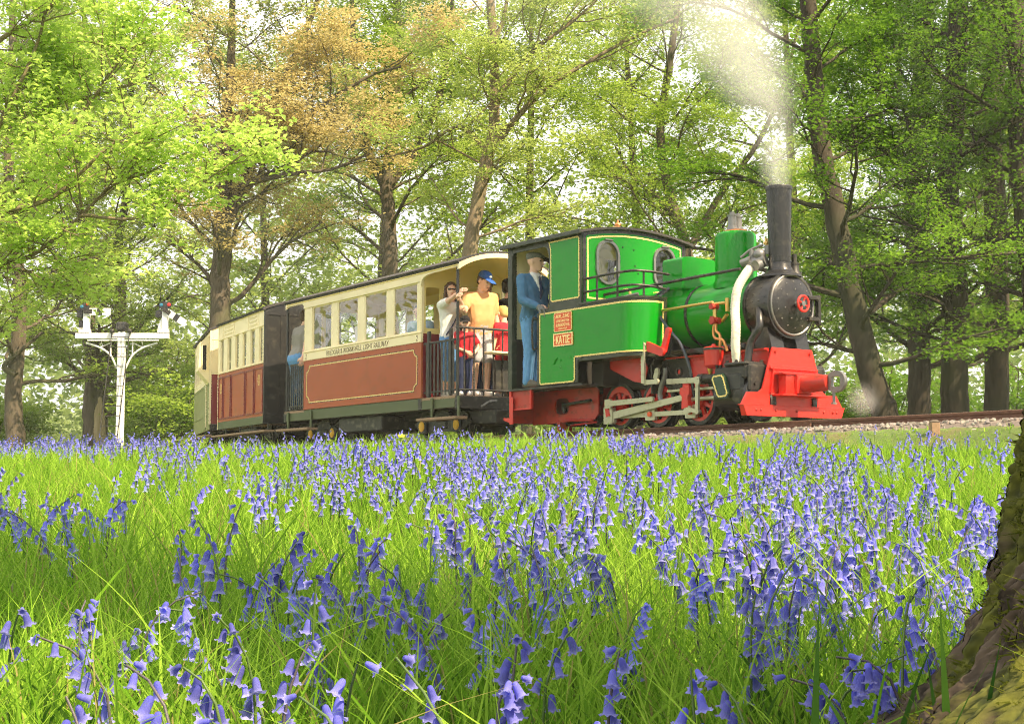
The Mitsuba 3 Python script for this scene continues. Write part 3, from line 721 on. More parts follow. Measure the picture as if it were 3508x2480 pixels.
u0, u1, e0, e1 = -3.07, .868, -3.83, 1.80
wx = [(-2.78, -2.08), (-1.86, -1.15), (-.93, -.21), (0.0, .73)]
bp_('floor', G().box(e0, e1, -HB + .01, HB - .01, .54, .577), 'step_wood')
for s in (1, -1):
    so = bp_('solebar', G().box(u0, u1 - .1, *sorted((s * .66, s * (HB - .004))), .408, .574, .004).box(e0 + .05, u0, *sorted((s * .65, s * (HB - .012))), .41, .572, .004).box(u1, e1 - .02, *sorted((s * .65, s * (HB - .012))), .41, .572, .004), 'solebar_green')
    bp_('solebar_end', G().box(u1 - .1, u1, *sorted((s * .65, s * (HB - .008))), .41, .573, .003), 'black_iron', so)
    lower = bp_('side_panel', G().box(u0, u1, *sorted((s * (HB - .03), s * HB)), .58, 1.392, .003), 'maroon_paint')
    q = sorted((s * HB, s * (HB + .004)))
    ln_ = scalloped(-2.957, .754, .685, 1.297, .10)
    bp_('lining', G().prism(band(ln_, .016), 'r', *q), 'cream_line', lower)
    q3 = sorted((s * HB, s * (HB + .0025)))
    bp_('lining_shadow', G().prism(band(ln_.buffer(.009), .009), 'r', *q3), 'black_paint', lower)
    bp_('base_moulding', G().box(u0, u1, *sorted((s * HB, s * (HB + .012))), .578, .596, .004), 'maroon_paint', lower)
    wb_ = bp_('waist_board', G().box(u0 - .005, u1 + .005, *sorted((s * (HB - .03), s * (HB + .010))), 1.392, 1.520, .004), 'cream_paint')
    bp_('waist_rail', G().box(u0 - .01, u1 + .01, *sorted((s * (HB - .03), s * (HB + .022))), 1.522, 1.545, .005), 'cream_paint', wb_)
    if s == 1:
        bp_('lettering', text_g('BREDGAR & WORMSHILL LIGHT RAILWAY', .080, 2.10, -2.20, HB + .010, 1.416, .003), 'gold_letter', wb_, label='gold lettering along the cream waist')
        bp_('numeral', text_g('2', .08, .05, -2.99, HB + .010, 1.416, .003), 'gold_letter', wb_)
        bp_('numeral', text_g('2', .08, .05, .735, HB + .010, 1.416, .003), 'gold_letter', wb_)
    edges = [u0] + [x for w in wx for x in w] + [u1]
    for k in range(5):
        bp_('window_pillar', G().box(edges[2 * k], edges[2 * k + 1], *sorted((s * (HB - .05), s * (HB - (.012 if 0 < k < 4 else 0)))), 1.545, 2.275, .006), 'cream_paint')
    for (a, b) in wx:
        w = bp_('window', G().prism(band(sbox(a, 1.547, b, 2.272), .022), 'r', *sorted((s * (HB - .04), s * (HB - .018)))), 'cream_paint')
        bp_('pane', G().box(a + .01, b - .01, *sorted((s * (HB - .030), s * (HB - .0295))), 1.56, 2.262), 'glass', w)
    # cantrail with rounded veranda corners
    ct = Polygon([(u0, 2.272), (u0, 2.33)] + [(u0 - .10 + .10 * math.cos(t), 2.30 + .06 * math.sin(t)) for t in np.linspace(.3, math.pi / 2, 5)] + [(e0 + .08, 2.36), (e0 + .08, 2.425), (1.94, 2.425), (1.94, 2.365)] +
                 [(u1 + .30 - .28 * math.sin(t), 2.255 + .10 * math.cos(t)) for t in np.linspace(0, math.pi / 2, 6)] + [(u1, 2.20), (u1 - .02, 2.272)])
    bp_('cantrail', G().prism(ct, 'r', *sorted((s * (HB - .02), s * (HB + .016)))), 'cream_paint')
    # verandas
    for (a, b, end) in ((u1, e1, 1), (e0, u0, 0)):
        v_ = bp_('veranda_railing', G().box(a + .02, b - .02, *sorted((s * .665, s * .69)), 1.345, 1.375, .005), 'black_iron')
        bp_('bottom_bar', G().box(a + .02, b - .02, *sorted((s * .665, s * .69)), .64, .665, .005), 'black_iron', v_)
        n_ = 8
        for k in range(n_):
            x = a + .10 + (b - a - .2) * k / (n_ - 1)
            bp_('baluster', G().box(x - .022, x + .022, *sorted((s * .672, s * .684)), .60, 1.36, .003), 'black_iron', v_)
        if end:
            bp_('gate_stop', G().box(a + .13, a + .19, *sorted((s * .66, s * .70)), .58, 1.53, .006).box(b - .18, b - .13, *sorted((s * .66, s * .70)), .58, 1.53, .006), 'black_iron', v_)
for (u, s) in ((1.84, 1), (1.84, -1), (e0 + .05, 1), (e0 + .05, -1)):
    bp_('veranda_post', G().cyl((u, s * .69, .50), (u, s * .69, 2.42), .022, 12), 'black_paint')
# end rails
for ue in (e1 - .01, e0 + .01):
    v_ = bp_('end_railing', G().tube([(ue, .68, 1.53), (ue, -.68, 1.53)], .018, 8), 'black_iron')
    bp_('bottom_bar', G().tube([(ue, .68, .66), (ue, -.68, .66)], .014, 8), 'black_iron', v_)
    for k in range(8):
        r_ = .55 - k * .16
        bp_('baluster', G().cyl((ue, r_, .58), (ue, r_, 1.53), .012, 8), 'black_iron', v_)
tb = bp_('fold_down_shelf', G().box(1.72, 1.98, -.35, .20, 1.175, 1.205, .006), 'cream_paint')
bp_('fall_plate', G().box(1.70, 1.78, -.52, .02, .66, 1.10, .006), 'black_iron')
bp_('brake_column', G().cyl((1.72, -.25, .58), (1.72, -.25, 1.30), .025, 10), 'black_iron')
# end walls with a doorway
for ue in (u1 - .02, u0 + .02):
    for a_, b_ in ((.33, HB - .031), (-HB + .031, -.33)):
        bp_('end_panel', G().prism(sbox(a_, .58, b_, 1.52), 'u', ue - .012, ue + .012), 'maroon_dark')
    upw = Polygon([(-HB, 1.52), (HB, 1.52)] + [(x, z) for x, z in roof_arch(HB, 2.42, .17)[::-1]])
    upw = upw.difference(sbox(-.33, 1.4, .33, 2.25)).difference(rrect(.40, .64, 1.60, 2.20, .03)).difference(rrect(-.64, -.40, 1.60, 2.20, .03))
    bp_('end_frame', G().prism(upw, 'u', ue - .012, ue + .012), 'cream_ceiling')
g = G().box(u1 - .005, u1 + .006, .60, .70, .80, .83).box(u1 - .005, u1 + .006, .60, .70, 1.28, 1.31)
ra = roof_arch(.745, 2.425, .185)
bp_('ceiling', G().prism(Polygon([(x, z - .03) for x, z in ra] + [(x, z - .045) for x, z in ra[::-1]]), 'u', e0 + .10, 1.92), 'cream_ceiling')
rf2 = bp_('roof', G().prism(Polygon([(x, z + .012) for x, z in roof_arch(.775, 2.425, .19)] + [(x, z - .028) for x, z in ra[::-1]]), 'u', e0 + .05, 1.96), 'roof_felt')
for ue in (1.93, e0 + .08):
    a_ = Polygon([(x, z - .012) for x, z in ra] + [(x, z - .075 - .03 * (abs(x) / .745) ** 6) for x, z in ra[::-1]])
    bp_('roof_bow', G().prism(a_, 'u', ue - .012, ue + .035), 'cream_paint', rf2)
for x in (-2.4, -1.0, .2):
    for s in (1, -1):
        bp_('seat_bench', G().box(x - .45, x + .45, *sorted((s * .22, s * .68)), .95, 1.02, .01), 'step_wood')
for s in (1, -1):
    for (a, b) in ((.98, 2.06), (-3.86, -2.63)):
        st = bp_('footboard', G().box(a, b, *sorted((s * .66, s * .86)), .235, .275, .005), 'step_wood')
        for x in (a + .22, min(b - .12, a + .95) if a > 0 else b - .12):
            bp_('step_hanger', G().box(x - .025, x + .025, *sorted((s * .715, s * .74)), .27, .56, .004), 'solebar_green', st)
hd = bp_('headstock', G().box(e1 - .02, e1 + .09, -.70, .70, .39, .565, .008), 'black_iron')
g = G().cyl((e1 + .09, .22, .48), (e1 + .16, .22, .50), .02, 8).tube([(e1 + .10, .34, .42), (e1 + .13, .22, .50), (e1 + .13, .10, .51)], .016, 6).cyl((e1 + .09, -.15, .52), (e1 + .11, -.15, .52), .02, 6)
bp_('brake_pipe', g, 'grey_steel', hd)
bp_('headstock', G().box(e0 - .06, e0 + .04, -.70, .70, .39, .565, .008), 'black_iron')
bp_('drawgear', G().box(e1 + .05, 2.6, -.06, .06, .30, .40, .01).box(e1 - .3, e1 + .45, -.32, .32, .18, .37, .01), 'black_iron')
bp_('drawgear', G().box(-4.6, e0 - .05, -.06, .06, .30, .40, .01), 'black_iron')
bogie(bp_, BK, .957)
bogie(bp_, BK, -2.89, .405)
bp_('underframe', G().box(-2.0, -.55, -.45, .60, .16, .40, .02).box(u0, u1, -.6, -.5, .3, .42).box(-3.3, 1.4, -.2, .2, .3, .42), 'black_iron')

# the closed coach
CF = Frame(25.9, (-4.16, 27.1, .68))
CK = thing('passenger_coach', 'maroon and cream panelled coach with six narrow windows and a black end wall', 'coach')


def cp_(name, g, m, parent=CK, smooth=30, **kw):
    return put(parent, name, g, m, CF, smooth, **kw)


HC = .716
c0, c1 = -2.18, .92
cw = [(-2.05, -1.80), (-1.53, -1.25), (-.97, -.73), (-.46, -.21), (.06, .34), (.62, .84)]
for s in (1, -1):
    cp_('solebar', G().box(c0, c1, *sorted((s * .64, s * (HC - .004))), .413, .552, .004), 'solebar_green')
    lw = cp_('side_panel', G().box(c0, c1, *sorted((s * (HC - .03), s * (HC - .008))), .553, 1.49), 'maroon_paint')
    pe = [c0, -1.80, -1.24, -.25, .34, c1]
    for k in range(5):
        a, b = pe[k] + .03, pe[k + 1] - .03
        cp_('panel_moulding', G().prism(band(sbox(a, .60, b, 1.43), .03), 'r', *sorted((s * (HC - .008), s * (HC + .006)))), 'maroon_dark', lw)
    if s == 1:
        for uc in (-1.99, .63):
            el = affinity.scale(Point(uc, 1.20).buffer(.085, 12), .75, 1.15)
            cp_('crest', G().prism(band(el, .014), 'r', HC - .008, HC - .004), 'cream_line', lw)
            cp_('numeral', text_g('1', .09, .035, uc - .018, HC - .008, 1.155, .003), 'cream_line', lw)
    cp_('waist_rail', G().box(c0 - .005, c1, *sorted((s * (HC - .04), s * (HC + .012))), 1.488, 1.515, .004), 'cream_paint')
    edges = [c0] + [x for w in cw for x in w] + [c1]
    for k in range(7):
        cp_('window_pillar', G().box(edges[2 * k], edges[2 * k + 1], *sorted((s * (HC - .05), s * HC)), 1.515, 2.15, .006), 'cream_paint')
    for k, (a, b) in enumerate(cw):
        w = cp_('window', G().prism(band(sbox(a, 1.517, b, 2.148), .02), 'r', *sorted((s * (HC - .045), s * (HC - .02)))), 'cream_paint')
        cp_('pane', G().box(a + .01, b - .01, *sorted((s * (HC - .034), s * (HC - .0335))), 1.53, 2.14), 'glass', w)
        if k in (1, 3):
            cp_('sash_bar', G().box(a, b, *sorted((s * (HC - .05), s * (HC - .025))), 1.68, 1.70), 'cream_paint', w)
    up_ = cp_('upper_panel', G().box(c0, c1, *sorted((s * (HC - .03), s * (HC - .005))), 2.15, 2.43), 'cream_paint')
    g = G().box(c0, c1, *sorted((s * (HC - .03), s * (HC + .01))), 2.15, 2.175, .003).box(c0, c1, *sorted((s * (HC - .03), s * (HC + .014))), 2.415, 2.445, .003)
    for (a, b) in ((-1.75, -1.15), (-.02, .45)):
        for z in (2.22, 2.29, 2.36):
            g.box(a, b, *sorted((s * (HC - .005), s * (HC + .008))), z, z + .02, .003)
    for x in (-1.85, -1.08, -.10, .52):
        g.box(x - .02, x + .02, *sorted((s * (HC - .005), s * (HC + .004))), 2.175, 2.415)
    cp_('ventilator_louvre', g, 'cream_paint', up_)
    st = cp_('footboard', G().box(-2.19, 1.42, *sorted((s * .64, s * .84)), .255, .29, .005), 'step_wood')
    for x in (-1.6, -.6, .2, 1.2):
        cp_('step_hanger', G().box(x - .02, x + .02, *sorted((s * .69, s * .71)), .28, .42, .004), 'black_iron', st)
ra2 = roof_arch(HC + .03, 2.445, .17)
end_p = Polygon([(-HC, .41), (HC, .41)] + [(x, z) for x, z in roof_arch(HC, 2.43, .17)[::-1]])
ew = cp_('end_wall', G().prism(end_p, 'u', c1, c1 + .03), 'black_paint')
g = G().box(c1 + .03, c1 + .045, -HC, HC, 2.34, 2.37, .003).box(c1 + .03, c1 + .045, -HC, HC, .56, .60, .003).box(c1 + .03, c1 + .045, HC - .06, HC, .6, 2.34, .003).box(c1 + .03, c1 + .045, -HC, -HC + .06, .6, 2.34, .003).box(c1 + .03, c1 + .04, -.42, -.38, .6, 2.34).box(c1 + .03, c1 + .04, .38, .42, .6, 2.34)
cp_('end_framing', g, 'black_paint', ew)
cp_('end_wall', G().prism(end_p, 'u', c0 - .03, c0), 'cream_paint')
cp_('roof', G().prism(Polygon([(x * 1.03, z + .02) for x, z in ra2] + [(x, z - .02) for x, z in ra2[::-1]]), 'u', c0 - .06, c1 + .06), 'roof_felt')
cp_('floor', G().box(c0, c1, -HC + .04, HC - .04, .52, .56), 'step_wood')
cp_('buffing_beam', G().box(c1, c1 + .5, -.30, .30, .40, .56, .01).box(c1 + .05, c1 + .9, -.05, .05, .32, .40, .01), 'black_iron')
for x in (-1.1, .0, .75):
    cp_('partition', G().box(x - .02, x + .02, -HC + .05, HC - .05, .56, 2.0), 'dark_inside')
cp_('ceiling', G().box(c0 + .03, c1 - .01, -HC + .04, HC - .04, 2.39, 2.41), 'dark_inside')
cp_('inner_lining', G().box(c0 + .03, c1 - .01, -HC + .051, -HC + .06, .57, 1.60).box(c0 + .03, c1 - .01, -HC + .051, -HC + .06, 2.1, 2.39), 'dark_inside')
bogie(cp_, CK, .25, .36, cap='black_iron')
bogie(cp_, CK, -1.55, .36, cap='black_iron')
cp_('underframe', G().box(-1.2, -.1, -.5, .56, .15, .40, .02).box(c0, c1, -.2, .2, .3, .41), 'black_iron')

# the guard's coach at the tail
DF = Frame(16.5, (-5.86, 31.15, .68))
DK = thing('passenger_coach', 'last coach of the train, olive and cream with a projecting side lookout', 'coach')


def dp_(name, g, m, parent=DK, smooth=30, **kw):
    return put(parent, name, g, m, DF, smooth, **kw)


HD = .70
d0, d1 = -2.1, 1.80
for s in (1, -1):
    lw = dp_('side_panel', G().box(d0, d1, *sorted((s * (HD - .03), s * HD)), .43, 1.38, .003), 'olive_paint')
    g = G()
    for z in (1.33, .72):
        g.box(d0, d1, *sorted((s * HD, s * (HD + .012))), z, z + .03, .003)
    dp_('panel_moulding', g, 'olive_paint', lw)
    dp_('upper_panel', G().prism(sbox(d0, 1.38, d1, 2.40).difference(unary_union([sbox(a, 1.52, a + .45, 2.2) for a in (-1.9, -1.3, -.7)])), 'r', *sorted((s * (HD - .03), s * (HD - .004)))), 'cream_paint')
    for a in (-1.9, -1.3, -.7):
        w = dp_('window', G().prism(band(sbox(a, 1.52, a + .45, 2.2), .025), 'r', *sorted((s * (HD - .02), s * (HD + .006)))), 'cream_paint')
        dp_('pane', G().box(a + .01, a + .44, *sorted((s * (HD - .012), s * (HD - .0115))), 1.53, 2.19), 'glass', w)
    do_ = dp_('door', G().box(.55, 1.05, *sorted((s * HD, s * (HD + .014))), .45, 1.38, .004), 'olive_paint')
    dp_('door_edge', G().box(1.05, 1.13, *sorted((s * HD, s * (HD + .018))), .50, 1.36, .004), 'cream_paint', do_)
ed = Polygon([(-HD, .545), (HD, .545)] + [(x, z) for x, z in roof_arch(HD, 2.41, .17)[::-1]])
dp_('end_lower', G().prism(ed.intersection(sbox(-2, .545, 2, 1.53)), 'u', d1, d1 + .03), 'maroon_dark')
eu = dp_('end_upper', G().prism(ed.intersection(sbox(-2, 1.53, 2, 3)).difference(rrect(-.25, .25, 1.62, 2.15, .03)), 'u', d1, d1 + .028), 'cream_paint')
dp_('end_moulding', G().box(d1 + .02, d1 + .04, -HD, HD, 2.22, 2.245, .003), 'cream_paint', eu)
dp_('end_moulding', G().box(d1 + .02, d1 + .04, HD - .03, HD + .012, .54, 2.41, .003), 'cream_paint', eu)
dp_('headstock', G().box(d1, d1 + .06, -.68, .68, .41, .543, .006), 'black_iron')
du = dp_('lookout', G().hexa([(1.62, HD, 1.37), (1.0, HD, 1.37), (1.62, HD, 2.33), (1.0, HD, 2.33)], [(1.62, .915, 1.62), (1.0, .915, 1.62), (1.62, .89, 2.18), (1.0, .89, 2.18)]), 'cream_paint', label='cream projecting lookout box with a narrow window')
w = dp_('window', G().prism(band(rrect(.745, .845, 1.62, 2.14, .02), .014), 'u', 1.61, 1.645), 'cream_paint', du)
dp_('window_glass', G().prism(rrect(.755, .835, 1.63, 2.13, .012), 'u', 1.621, 1.63), 'dark_inside', du)
dp_('tail_wall', G().prism(ed, 'u', d0 - .03, d0), 'olive_paint')
ra3 = roof_arch(HD + .03, 2.415, .17)
dp_('roof', G().prism(Polygon([(x * 1.03, z + .02) for x, z in ra3] + [(x, z - .02) for x, z in ra3[::-1]]), 'u', d0 - .06, d1 + .05), 'roof_felt')
dp_('floor', G().box(d0, d1, -HD + .04, HD - .04, .44, .56), 'black_iron')
dp_('footboard', G().box(d0, d1, .64, .80, .30, .335, .005), 'step_wood')
bogie(dp_, DK, .95, .36, cap='black_iron')
bogie(dp_, DK, -1.3, .36, cap='black_iron')

# ---------------------------------------------------------------- people
mat('skin', worn((0.78, 0.49, 0.36), 0.10, 30, (0.5, 0.2, 0.14)), 0.55, spec=0.4)
mat('skin_tan', (0.36, 0.18, 0.10), 0.55)
mat('denim', mikit.proc(lambda p, n, uv: mix((0.07, 0.21, 0.48), (0.18, 0.40, 0.72), fbm(p.x * 45, p.y * 45, p.z * 25, 4))), 0.9)
mat('jacket_blue', mikit.proc(lambda p, n, uv: mix((0.035, 0.115, 0.24), (0.085, 0.21, 0.37), fbm(p.x * 22, p.y * 22, p.z * 14, 4))), 0.9)
mat('cloth_white', (0.78, 0.77, 0.75), 0.9)
mat('cloth_yellow', mikit.proc(lambda p, n, uv: mix((0.66, 0.32, 0.13), (0.76, 0.41, 0.19), fbm(p.x * 20, p.y * 20, p.z * 9, 3))), 0.9)
mat('cloth_grey', mikit.proc(lambda p, n, uv: mix((0.20, 0.19, 0.17), (0.31, 0.29, 0.26), fbm(p.x * 25, p.y * 25, p.z * 10, 3))), 0.9)
mat('cloth_pale_grey', (0.42, 0.43, 0.48), 0.9)
mat('cloth_red', mikit.proc(lambda p, n, uv: mix((0.42, 0.008, 0.02), (0.62, 0.02, 0.04), fbm(p.x * 30, p.y * 30, p.z * 14, 3))), 0.8)
mat('cloth_black', (0.014, 0.013, 0.015), 0.9)
mat('cloth_navy', (0.02, 0.03, 0.09), 0.9)
mat('cloth_sky', (0.38, 0.52, 0.66), 0.9)
mat('cap_blue', (0.02, 0.09, 0.36), 0.8)
mat('cap_grey', mikit.proc(lambda p, n, uv: mix((0.11, 0.12, 0.12), (0.22, 0.22, 0.21), noise(p.x * 160, p.y * 160, p.z * 160))), 0.95)
mat('hair_brown', (0.075, 0.035, 0.018), 0.5)
mat('hair_blond', (0.50, 0.36, 0.12), 0.6)
mat('hair_dark', (0.02, 0.014, 0.01), 0.5)
mat('shoe_grey', (0.12, 0.11, 0.09), 0.8)
mat('eye_dark', (0.02, 0.015, 0.012), 0.3)
mat('lip', (0.36, 0.12, 0.09), 0.5)
M3 = manifold3d.Manifold


def hull_of(balls):
    out = []
    for c, r in balls:
        r = np.broadcast_to(np.asarray(r, float), (3,))
        m = BALL * r + np.asarray(c, float)
        out.append(m)
    return M3.hull_points(np.vstack(out))


_ic = trimesh.creation.icosphere(1)
BALL = np.array(_ic.vertices)


def melt(parts, length, it=5, fold=0.0):
    m = M3.batch_boolean(parts, manifold3d.OpType.Add)
    m = m.refine_to_length(length)
    v, f = tris(m)
    t = trimesh.Trimesh(v, f, process=True)
    trimesh.smoothing.filter_taubin(t, lamb=0.5, nu=0.53, iterations=it)
    v = np.array(t.vertices)
    if fold:
        n = np.array(t.vertex_normals)
        w = np.abs(meshkit.fbm(v * np.array([13, 13, 7.0]), 3, 4) - .5) * 2 - .28
        v = v + n * (w * fold)[:, None]
    return v, np.array(t.faces)


def bend(s, t, l1, l2, hint):
    d = t - s
    q = np.linalg.norm(d)
    q = min(q, (l1 + l2) * .995)
    d /= np.linalg.norm(d)
    a = (l1 * l1 - l2 * l2 + q * q) / (2 * q)
    hgt = math.sqrt(max(l1 * l1 - a * a, 1e-6))
    n = hint - d * (hint @ d)
    n /= np.linalg.norm(n)
    return s + d * a + n * hgt, s + d * q


def hand(w, d, n, H, curl, side):
    """w wrist, d pointing direction, n palm normal, curl in radians per joint; side: which way the thumb lies."""
    d = d / np.linalg.norm(d)
    n = n - d * (n @ d)
    n /= np.linalg.norm(n)
    x = np.cross(d, n) * side
    L = .105 * H
    out = [hull_of([(w, .017 * H), (w + d * L * .25 + x * .016 * H, .0125 * H), (w + d * L * .25 - x * .016 * H, .0125 * H), (w + d * L * .5 + x * .019 * H, .0095 * H), (w + d * L * .5 - x * .019 * H, .009 * H)])]
    for k, (o, ln) in enumerate(((.019, .42), (.0065, .48), (-.0065, .45), (-.019, .35))):
        p = w + d * L * .45 + x * o * H
        a = 0.0
        for j in range(3):
            a += curl * (1 + .08 * k)
            e = d * math.cos(a) + n * math.sin(a)
            p2 = p + e * L * ln * (.42, .33, .25)[j] * 1.15
            out.append(hull_of([(p, .0064 * H * (1 - .06 * j)), (p2, .0058 * H * (1 - .08 * j))]))
            p = p2
    p = w + d * L * .15 + x * .014 * H
    p2 = p + (d * .6 + x * .75 + n * .35) * L * .26
    p3 = p2 + (d * .85 + x * .15 + n * (.2 + curl * .5)) * L * .24
    out += [hull_of([(p, .009 * H), (p2, .0075 * H)]), hull_of([(p2, .0072 * H), (p3, .006 * H)])]
    return out


def person(label, feet, yaw, H, group=None, top='cloth_white', bottom='denim', skin='skin', hair='hair_brown', hair_len=0, cap=None, sleeve='short', legs='long', shoes='cloth_white',
           hands=((None, None), (None, None)), lean=0.0, lean_side=0.0, head=(0.0, 0.0), kid=False, belly=0.0, stride=0.0, kneel=False, curl=(.35, .35), extra=None, width=1.0):
    """feet: world point between the feet; yaw: heading in degrees (0 = +y, clockwise); head: (turn clockwise, nod down) degrees relative to the body; hands: ((right, hint), (left, hint)) in world."""
    k = thing('person', label, 'person', group)
    a = math.radians(yaw)
    F, Lf, U = np.array([math.sin(a), math.cos(a), 0]), np.array([-math.cos(a), math.sin(a), 0]), np.array([0, 0, 1.0])
    o = np.asarray(feet, float)
    w = width

    def at(f, l, z):
        zz = z * H
        tilt = max(0.0, zz - .5 * H)
        return o + F * (f * H + tilt * math.sin(lean)) + Lf * (l * H + tilt * math.sin(lean_side)) + U * (zz - tilt * (1 - math.cos(lean)))
    hipz = .515
    hips = {s: at(0, s * .048 * w, hipz) for s in (1, -1)}
    waist = {s: at(.0, s * .045 * w, .62) for s in (1, -1)}
    chest = {s: at(.005, s * .055 * w, .735) for s in (1, -1)}
    sh = {s: at(-.005, s * .105 * w, .805) for s in (1, -1)}
    neck0, neck1 = at(-.005, 0, .82), at(.008, 0, .885)
    knee, ankle, toe = {}, {}, {}
    for s in (1, -1):
        f = stride * s
        if kneel:
            knee[s], ankle[s] = at(.20, s * .05, .33), at(-.02, s * .05, .30)
        else:
            knee[s], ankle[s] = at(f * .5 + .018, s * .052, .285), at(f, s * .055, .045)
        toe[s] = ankle[s] + F * .105 * H * (1 if not kneel else -1) - U * .02 * H
    leg = lambda g, e=0.0: [hull_of([(hips[g], (.056 + e) * H), (knee[g], (.037 + e) * H)]), hull_of([(knee[g], (.037 + e) * H), (knee[g] * .6 + ankle[g] * .4 - F * .008 * H, (.036 + e) * H), (ankle[g], (.022 + e) * H)])]
    tor = lambda e: [hull_of([(chest[1], (.062 * w + e) * H), (chest[-1], (.062 * w + e) * H), (sh[1], (.034 + e) * H), (sh[-1], (.034 + e) * H), (neck0, (.036 + e) * H)]),
                     hull_of([(chest[1], (.061 * w + e) * H), (chest[-1], (.061 * w + e) * H), (waist[1] + F * belly * H, (.056 * w + e) * H), (waist[-1] + F * belly * H, (.056 * w + e) * H)]),
                     hull_of([(waist[1] + F * belly * H, (.055 * w + e) * H), (waist[-1] + F * belly * H, (.055 * w + e) * H), (hips[1], (.060 * w + e) * H), (hips[-1], (.060 * w + e) * H)])]
    elbow, wrist = {}, {}
    for s, (t, hint) in ((-1, hands[0]), (1, hands[1])):
        if t is None:
            t = at(.05, s * .145 * w, .455)
        if hint is None:
            hint = -F * .6 + Lf * s * .5 - U * .2
        elbow[s], wrist[s] = bend(sh[s], np.asarray(t, float), .175 * H, .155 * H, np.asarray(hint, float))
    arm = lambda s, e=0.0: [hull_of([(sh[s], (.036 + e) * H), (elbow[s], (.026 + e) * H)]), hull_of([(elbow[s], (.026 + e) * H), (wrist[s], (.017 + e) * H)])]
    # head
    ht, hn = a + math.radians(head[0]), math.radians(head[1])
    f0 = np.array([math.sin(ht), math.cos(ht), 0])
    hl = np.array([-math.cos(ht), math.sin(ht), 0])
    hf = f0 * math.cos(hn) - U * math.sin(hn)
    hu = U * math.cos(hn) + f0 * math.sin(hn)
    q = H * (1.38 if kid else 1.13)
    hc = neck1 + hu * .050 * q + hf * .010 * q
    B = np.array([hf, hl, hu])

    def hp(f, l, u):
        return hc + (np.array([f, l, u]) * q) @ B

    def eball(c, r):
        return (BALL * (np.asarray(r) * q)) @ B + c
    skull = M3.hull_points(np.vstack([eball(hp(-.006, 0, .014), (.054, .043, .050)), eball(hp(.012, 0, -.020), (.034, .034, .035)), eball(hp(.036, 0, -.052), (.011, .016, .010)), eball(hp(.040, 0, .012), (.008, .024, .012))]))
    face = [skull, M3.hull_points(np.vstack([eball(hp(.046, 0, .006), (.005, .005, .006)), eball(hp(.058, 0, -.016), (.008, .008, .006)), eball(hp(.044, 0, -.018), (.008, .012, .006))])),
            M3.hull_points(eball(hp(-.004, .044, -.002), (.012, .006, .018))), M3.hull_points(eball(hp(-.004, -.044, -.002), (.012, .006, .018))),
            M3.hull_points(np.vstack([eball(hp(.044, .018, .014), (.006, .011, .005)), eball(hp(.044, -.018, .014), (.006, .011, .005))])),
            M3.hull_points(eball(hp(.046, 0, -.035), (.006, .014, .006)))]
    hnd = []
    for s in (-1, 1):
        d = wrist[s] - elbow[s]
        d /= np.linalg.norm(d)
        n_ = -Lf * s * .8 + F * .2 - U * .4
        hnd += hand(wrist[s], d, n_, H, curl[0 if s == -1 else 1], s)
    body = leg(1) + leg(-1) + tor(0) + arm(1) + arm(-1) + [hull_of([(neck0, .034 * H), (neck1, .029 * q)]), hull_of([(neck1, .028 * q), (hp(-.005, 0, -.02), .03 * q)])] + face + hnd
    for s in (1, -1):
        body.append(hull_of([(ankle[s], .022 * H), (toe[s], .014 * H), (ankle[s] - F * .02 * H - U * .02 * H, .018 * H)]))
    b = new_key('body', k)
    scene[b] = mikit.ply(melt(body, .04 * H, 4), skin, smooth=True)
    for s in (1, -1):
        put(k, 'eye', G().add((eball(hp(.0445, s * .0185, .006), (.0045, .009, .005)), _ic.faces)), 'eye_dark', smooth=True)
    put(k, 'mouth', G().add((eball(hp(.0508, 0, -.0335), (.003, .014, .0035)), _ic.faces)), 'lip', smooth=True)
    # clothes
    e = .008
    tp = tor(e)
    if sleeve == 'short':
        for s in (1, -1):
            tp.append(hull_of([(sh[s], .046 * H), (sh[s] * .35 + elbow[s] * .65, .040 * H)]))
    elif sleeve == 'long':
        for s in (1, -1):
            tp += [hull_of([(sh[s], .048 * H), (elbow[s], .037 * H)]), hull_of([(elbow[s], .036 * H), (wrist[s] * .93 + elbow[s] * .07, .027 * H)])]
    put(k, 'jacket' if sleeve == 'long' else 'shirt', melt(tp, .018 * H, 3, .016), top, smooth=True)
    tr = [hull_of([(at(0, .045 * w, .575) + F * belly * .7 * H, .062 * w * H), (at(0, -.045 * w, .575) + F * belly * .7 * H, .062 * w * H), (hips[1], .068 * w * H), (hips[-1], .068 * w * H)])]
    for s in (1, -1):
        if legs == 'long':
            tr += [hull_of([(hips[s], .064 * H), (knee[s], .048 * H)]), hull_of([(knee[s], .048 * H), (ankle[s] + U * .01 * H, .040 * H)])]
        elif legs == 'capri':
            tr += [hull_of([(hips[s], .063 * H), (knee[s], .046 * H)]), hull_of([(knee[s], .046 * H), (knee[s] * .5 + ankle[s] * .5, .042 * H)])]
        else:
            tr.append(hull_of([(hips[s], .066 * H), (knee[s] + U * .03 * H, .058 * H)]))
    put(k, 'shorts' if legs == 'short' else 'trousers', melt(tr, .018 * H, 3, .018), bottom, smooth=True)
    for s in (1, -1):
        put(k, 'shoe', melt([hull_of([(ankle[s] - F * .028 * H - U * .022 * H, .022 * H), (toe[s] - U * .003 * H, .020 * H), (ankle[s] + F * .03 * H - U * .005 * H, .026 * H)])], .03 * H, 2), shoes, smooth=True)
